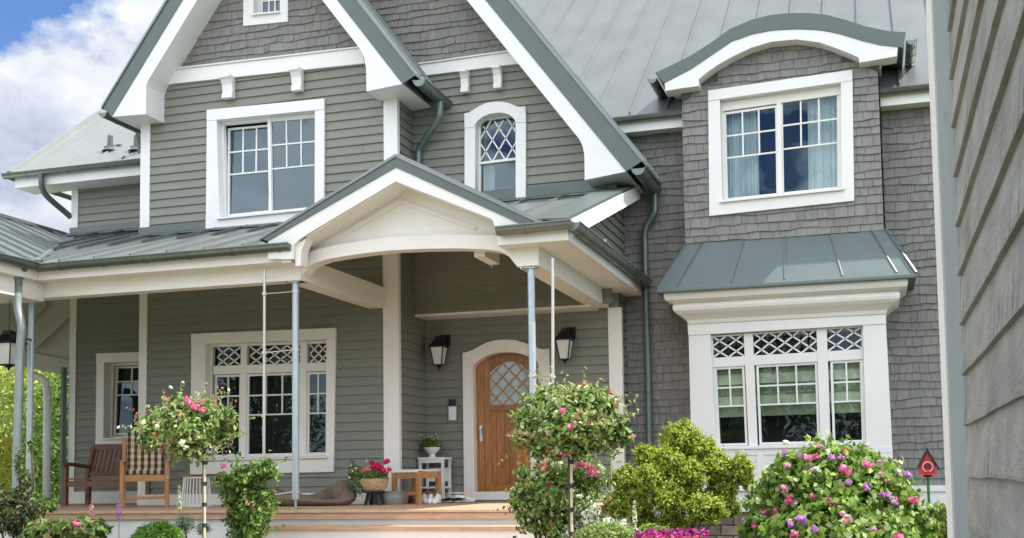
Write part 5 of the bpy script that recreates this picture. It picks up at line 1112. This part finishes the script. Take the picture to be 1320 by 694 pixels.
# cloud-pruned shrub
yb_ = [(877, 566, 0, 23, 21), (903, 582, .1, 21, 20), (834, 588, .2, 16, 14), (862, 599, -.25, 22, 20), (807, 618, .05, 19, 17), (838, 618, -.4, 20, 19), (799, 650, 0, 18, 19), (924, 602, 0, 18, 18), (955, 606, .1, 15, 18), (890, 611, -.25, 18, 17), (908, 656, -.45, 24, 18), (886, 636, -.1, 20, 18), (824, 655, -.15, 18, 20), (861, 643, -.4, 21, 20), (866, 675, -.1, 22, 14), (964, 622, .1, 8, 10), (930, 632, .15, 20, 18), (940, 655, .1, 14, 12), (835, 678, 0, 18, 14), (880, 590, .3, 26, 24)]
shrub('box_shrub', 'bright yellow-green clipped cloud shrub left of the bay window', 'shrub', yb_, 13.6, 26000, .036, [(.26, .36, .035), (.36, .46, .05), (.16, .25, .03), (.46, .52, .09)], core=.7, sh=(1100, .065, 8, .030, [(.38, .47, .05), (.48, .54, .08), (.28, .38, .04)], .55), w=[.3, .35, .2, .15], shell=.25, rough=.14, stems=11, aspect=1.6)
# hydrangea
hyf = []
for x, y, c in ((1057, 576, PKL), (1030, 587, PU), (1012, 583, PU), (1072, 590, PU), (1042, 590, PKL), (1051, 589, PK), (1015, 600, PKL), (1084, 590, PU), (1090, 583, OR), (1120, 600, PK), (1116, 598, PKL), (1134, 597, PU), (1160, 609, PU), (1165, 611, PU), (1170, 613, PU), (1087, 605, PK), (1092, 608, PK), (1094, 622, PU), (1118, 628, PU), (1048, 640, PK), (1067, 645, PK), (1073, 649, PK), (1015, 647, PK), (1022, 648, PK), (1138, 637, PU), (1143, 639, PU), (1152, 647, PU), (1174, 644, PK), (1178, 645, PK), (1158, 661, PU), (1031, 668, PU), (1035, 670, PU), (1020, 676, PU), (1001, 661, PK), (986, 661, PK), (985, 668, WH), (974, 677, PK), (1050, 682, PU), (1022, 690, PK), (1026, 688, PK), (1158, 691, PK), (1086, 662, PKL), (1093, 670, PKL), (1019, 641, PK), (1011, 630, PKL), (1068, 583, WH), (1014, 571, WH), (978, 645, WH), (1052, 605, WH)):
    hyf.append((x, y, random.uniform(3.6, 5.6), c))
for k in range(12): a_ = random.uniform(0, 6.28); r_ = random.uniform(.2, .95)**.6; hyf.append((1080+95*r_*math.cos(a_), 648+62*r_*math.sin(a_), random.uniform(2.5, 4.2), random.choice((WH, PKL, [(.45, .5, .25)], [(.6, .4, .45)]))))
shrub('hydrangea', 'large hydrangea with pink and purple flower heads before the bay window', 'hydrangea', [(1060, 640, 0, 70, 58), (1100, 640, 0, 68, 52), (1020, 650, 0, 48, 48), (1140, 660, 0, 44, 42), (1060, 605, 0, 45, 30), (1100, 600, 0, 34, 24), (1130, 620, 0, 30, 26), (995, 675, 0, 30, 30), (1175, 676, 0, 26, 28), (1190, 690, .1, 18, 18), (975, 690, 0, 22, 22), (1150, 625, .1, 20, 16), (1080, 690, -.4, 90, 40), (1020, 610, 0, 28, 24)], 12.3, 9000, .085,
      [(.14, .25, .035), (.23, .37, .055), (.32, .45, .09), (.085, .16, .03), (.48, .55, .26)], hyf, sh=(220, .12, 7, .075), w=[.28, .3, .18, .14, .10], shell=.3, rough=.13, aspect=1.45, fn='flower_head', stems=9)
shrub('dwarf_conifer', 'small yellow-green conifer at the corner of the weathered shed', 'conifer', [(1208, 680, 0, 22, 22), (1196, 690, 0, 18, 18), (1215, 668, 0, 12, 18), (1192, 672, .1, 8, 12)], 12.9, 3500, .05, [(.20, .31, .04), (.12, .2, .03), (.3, .38, .06)], aspect=3.5, stems=3)
shrub('box_ball', 'clipped bright green box ball at the foot of the deck', 'shrub', [(203, 704, 0, 40, 34)], 10.6, 6500, .026, [(.13, .30, .03), (.20, .40, .05), (.08, .18, .02)], shell=.18, rough=.03, aspect=1.5, stems=1)
shrub('low_hydrangea', 'low broad-leaved plant with one deep pink bloom left of the box ball', 'hydrangea', [(72, 692, 0, 36, 22), (105, 690, 0, 36, 22), (55, 680, 0, 16, 10), (128, 684, 0, 14, 12)], 10.0, 900, .11, [(.11, .20, .04), (.17, .27, .06), (.24, .2, .09), (.09, .17, .06)], [(101, 675, 6.5, PK)], aspect=1.4, stems=3, shell=.5)
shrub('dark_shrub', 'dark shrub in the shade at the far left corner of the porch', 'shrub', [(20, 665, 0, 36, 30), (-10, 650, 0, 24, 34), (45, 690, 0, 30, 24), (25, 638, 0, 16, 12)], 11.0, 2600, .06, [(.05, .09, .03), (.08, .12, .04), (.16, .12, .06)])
shrub('climbing_vine', 'thin vine climbing the left rain pipe', 'climbing plant', [(34, 625, 0, 10, 24), (24, 600, 0, 6, 26), (48, 645, 0, 14, 12), (40, 575, 0, 6, 12), (60, 655, 0, 16, 8)], 11.6, 420, .06, [(.10, .20, .04), (.15, .27, .06), (.2, .16, .07)], stems=5, shell=.9)
shrub('lavender_tuft', 'grey-green feathery tuft in front of the deck riser', 'plant', [(238, 676, 0, 14, 14), (222, 684, 0, 12, 10), (262, 682, 0, 12, 10)], 10.9, 700, .045, [(.13, .2, .12), (.2, .27, .17)], aspect=5, stems=2, shell=.9)
shrub('sedum_cushion', 'pale yellow-green cushion plant at the foot of the right tree rose', 'plant', [(782, 692, 0, 34, 18), (760, 694, 0, 20, 14), (806, 696, 0, 18, 14)], 9.6, 5200, .03, [(.26, .36, .09), (.34, .42, .13), (.18, .28, .06)], stems=0, shell=.25, rough=.08)
shrub('magenta_petunias', 'bed of vivid magenta flowers along the bottom edge before the box shrub', 'flowers', [(865, 698, 0, 44, 16), (890, 696, 0, 22, 12), (838, 700, 0, 22, 12)], 9.3, 500, .05, [(.12, .2, .05), (.3, .05, .12)], [(825+k*6.2, 688+3*math.sin(k*2.1), 5.5, [(.40, .03, .24), (.55, .10, .38), (.30, .02, .12)]) for k in range(15)]+[(834+k*8, 695, 5.5, [(.42, .05, .12), (.5, .12, .25)]) for k in range(9)], stems=0)
shrub('lime_leaf_plant', 'lime green leafy plant between the cushion plant and the magenta flowers', 'plant', [(838, 684, 0, 14, 8), (850, 690, 0, 16, 8)], 9.6, 120, .085, [(.26, .4, .05), (.2, .34, .05)], stems=0, aspect=2.2)
def spike(px, py0, py1, Y, cc, label, col=(.1, .18, .05), r=.022):
    top, lowp = at(px, py0, Y), at(px, py1, Y); base = Vector((top.x+.02, Y, .03)); root = thing('flower_spike', label, 'flower', tuple(base)); b = MB(); b.tube([base, top], [.006, .003], 6); b.build('stem', M_grn, root)
    n = 110; t_ = rng.random(n); a = rng.random(n)*6.28; rr = r*(1-.6*t_); pts = np.stack([lowp.x+(top.x-lowp.x)*t_+rr*np.cos(a), Y+rr*np.sin(a), lowp.z+(top.z-lowp.z)*t_], 1); d = np.stack([np.cos(a), np.sin(a), .3+0*a], 1)
    leaf_mesh('blossom', pts, d, .022, pal(n, cc), M_pet, root, aspect=1.2); adopt(root)
spike(118, 647, 668, 10.3, PK+WH, 'short pink and white flower spike in front of the bench', r=.026)
spike(153, 648, 672, 10.3, PU, 'purple flower spike in front of the armchair', r=.028)
spike(231, 626, 658, 10.8, WH+[(.4, .45, .2)], 'pale green flower spike right of the armchair', r=.022)
spike(818, 645, 688, 10.5, WH+[(.6, .5, .3)], 'tall cream flower spike in front of the cloud shrub', r=.024)
# birdhouse
def birdhouse():
    Y = 14.5; c = at(1195.5, 601, Y); root = thing('birdhouse', 'small red birdhouse with a dark gabled roof on a green stake', 'birdhouse', (c.x, Y, 0.03))
    w_, h1, h2 = .095, .05, .17; x, z = c.x, c.z
    b = MB(); b.prism([(x-w_, z-h1-.03), (x+w_, z-h1-.03), (x+w_, z+.0), (x, z+h2), (x-w_, z+.0)], Y-.06, Y+.08); b.build('body', M_red, root, bevel=.006)
    b = MB(); b.bar((x-w_-.02, Y+.0, z-.02), (x+.005, Y+.0, z+h2+.03), .18, .012, up=Vector((1, 0, .5))); b.bar((x+w_+.035, Y+.0, z-.045), (x-.005, Y+.0, z+h2+.04), .18, .012, up=Vector((-1, 0, .5))); b.build('roof', M_shoeb, root)
    b = MB(); n = 20; b.tube([(x+.055*math.cos(k*2*math.pi/n), Y-.066, z-.01+.055*math.sin(k*2*math.pi/n)) for k in range(n+1)], .009, 6); b.build('hole_rim', mat('pale_pink_paint', (.7, .45, .42), .6, var=.1), root)
    b = MB(); b.lathe([(.05, 0), (.05, .004)], (0, 0, 0), 20); o = b.build('entrance', mat('dark_red_paint', (.16, .01, .015), .7), root); o.rotation_euler = (math.pi/2, 0, 0); o.location = (x, Y-.061, z-.01)
    b = MB(); b.box(x-.10, x+.10, Y-.12, Y+.08, z-h1-.05, z-h1-.031); b.tube([(x, Y-.11, z-.065), (x, Y-.06, z-.035)], .01, 8); b.build('perch', M_red, root)
    b = MB(); b.lathe([(.05, 0), (.055, .02), (.04, .03)], (x, Y, z-h1-.082), 14); b.build('stake_socket', M_red, root)
    b = MB(); b.box(x-.016, x+.016, Y-.01, Y+.01, .03, z-h1-.08); b.build('stake', M_grn, root); adopt(root)
birdhouse()
# terracotta pot of the hidden yellow shrub on the left
def tree(name, label, x, y, h, blobs, n, size, cs, trunk_r=.12, grp=None, w=None, cat='tree'):
    root = thing(name, label, cat, (x, y, 0), grp); B = [(x+bx_*h, y+by*h, bz*h, rx_*h, rx_*h, rz_*h) for bx_, by, bz, rx_, rz_ in blobs]
    ros('crown', B, n, size, cs, root, w=w, shell=.55, rough=.2)
    b = MB(); b.tube([(x, y, 0), (x+.05, y, h*.3), (x-.03, y, h*.62)], [trunk_r, trunk_r*.7, trunk_r*.35], 8)
    for B_i in B[:6]: b.tube([(x+.03, y, h*.25), Vector((x, y, h*.35)).lerp(Vector(B_i[:3]), .55), B_i[:3]], [trunk_r*.5, trunk_r*.3, trunk_r*.12], 6)
    b.build('trunk', M_bark, root, smooth=True); adopt(root); return root
BL = [(0, 0, .7, .26, .24), (-.2, .05, .5, .2, .2), (.2, 0, .52, .2, .2), (.05, -.1, .4, .24, .2), (-.1, .1, .8, .16, .16), (.15, .1, .75, .16, .16), (-.1, -.1, .22, .22, .2), (.15, 0, .2, .2, .2)]
YG = [(.30, .38, .06), (.42, .47, .09), (.18, .26, .04)]; YY = [(.5, .45, .05), (.6, .5, .08), (.3, .35, .05)]
tree('golden_shrub', 'bright yellow shrub at the left edge beyond the porch', at(-6, 580, 15).x, 15.0, 2.0, [(0, 0, .65, .25, .3), (.0, 0, .35, .25, .3), (0.05, 0, .85, .14, .15)], 3200, .05, YY, .04, cat='shrub')
for i, (px, yy, h, cs, lab) in enumerate(((20, 24, 4.6, YG, 'airy yellow-green tree seen through the left porch opening, nearest the rain pipe'), (58, 26, 5.0, YG, 'airy yellow-green tree seen through the porch opening behind the white pipe'), (95, 23, 4.2, GR, 'darker green tree behind the far end of the porch, nearest the wall'), (-30, 27, 5.4, GR, 'green tree beyond the left edge of the porch behind the golden shrub'), (40, 32, 6.4, GR, 'tall green tree farthest back beyond the porch'))):
    p = at(px, 560, yy); tree('garden_tree', lab, p.x, yy, h, BL, 7000, .12, cs, .09, grp='trees beyond the porch')
hg = at(40, 600, 20); B = [(hg.x+k*.8-2.4, 20, .35, .7, .5, .5) for k in range(8)]; root = thing('hedge', 'low green hedge on the lawn behind the porch opening', 'hedge', (hg.x, 20, 0)); ros('foliage', B, 7000, .07, GR, root); adopt(root)
# trees of the garden behind the viewer (seen mirrored in the windows)
for i in range(13):
    x = -30+i*3.4+random.uniform(-.8, .8); y = -9-(i % 2)*4-random.uniform(0, 2); tree('garden_tree', 'broad green garden tree opposite the house, seen only mirrored in the panes', x, y, random.uniform(6.0, 7.5), BL, 4500, .20, GR, .2, grp='trees opposite the house')

# ================================================================== NEIGHBOURING SHED WALL (right edge)
shed = thing('shed', 'weathered grey board-clad shed wall close on the right with a pale corner board', 'shed', (.5, 3, 0))
SX = .283
mb = MB(); mb.raw = True; ch = .163; zref = at(1243, 549, 4.0).z
k = -8
while zref+k*ch < 5.2:
    a, b2 = zref+k*ch, zref+(k+1)*ch; cuts = [-2.0]+sorted(random.uniform(-1.5, 3.6) for _ in range(random.choice((0, 1, 1))))+[4.02]
    for u, v in zip(cuts[:-1], cuts[1:]):
        c = random.uniform(.9, 1.1); n = 40; d = .015; cc = (c, c, c)
        pts = []
        for i in range(n+1):
            y = u+.002+(v-u-.004)*i/n; wav = .0018*math.sin(y*5+k)+.001*math.sin(y*13+k*2); pts.append((y, wav))
        for i in range(n):
            (ya, wa), (yb2, wb) = pts[i], pts[i+1]
            mb.face([(SX-d, ya, a+wa), (SX-d+wa*.5, yb2, a+wb), (SX-.001, yb2, b2+.01), (SX-.001, ya, b2+.01)], cc)
            mb.face([(SX-d, ya, a+wa), (SX+.004, ya, a+wa), (SX+.004, yb2, a+wb), (SX-d+wa*.5, yb2, a+wb)], cc)
            mb.face([(SX-d-.001, ya, a+wa+.006), (SX-d, ya, a+wa), (SX-d, yb2, a+wb), (SX-d-.001, yb2, a+wb+.006)], cc)
        mb.face([(SX-d, v-.002, a), (SX-.001, v-.002, b2), (SX+.01, v-.002, b2), (SX+.01, v-.002, a)], cc)
    k += 1
mb.build('board_cladding', M_shed, shed)
b = MB(); b.box(SX+.001, SX+2.2, -2, 4.3, -.0, 5.2); b.build('wall_core', M_shedg, shed)
b = MB(); xa = at(1216, 350, 4.08).x; xc = at(1238, 350, 4.08).x; b.box(xa, xc, 4.08, 4.42, 0, 5.2); b.build('corner_board', M_shedt, shed, bevel=.003)
b = MB(); b.box(xa-.003, xa-.0005, 4.084, 4.42, 0, 5.2); b.build('corner_edge', M_wht, shed)
b = MB(); b.box(xc-.001, SX+.01, 4.03, 4.3, 0, 5.2); b.build('corner_strip', M_shedg, shed)
b = MB(); q = at(1217, 143, 4.07); b.lathe([(.004, 0), (.004, .004)], (0, 0, 0), 8); o = b.build('screw', M_steel, shed); o.rotation_euler = (math.pi/2, 0, 0); o.location = q
adopt(shed); o.matrix_parent_inverse = Matrix.Translation((-.5, -3, 0))
adopt(house)
print('objects', len(bpy.data.objects))
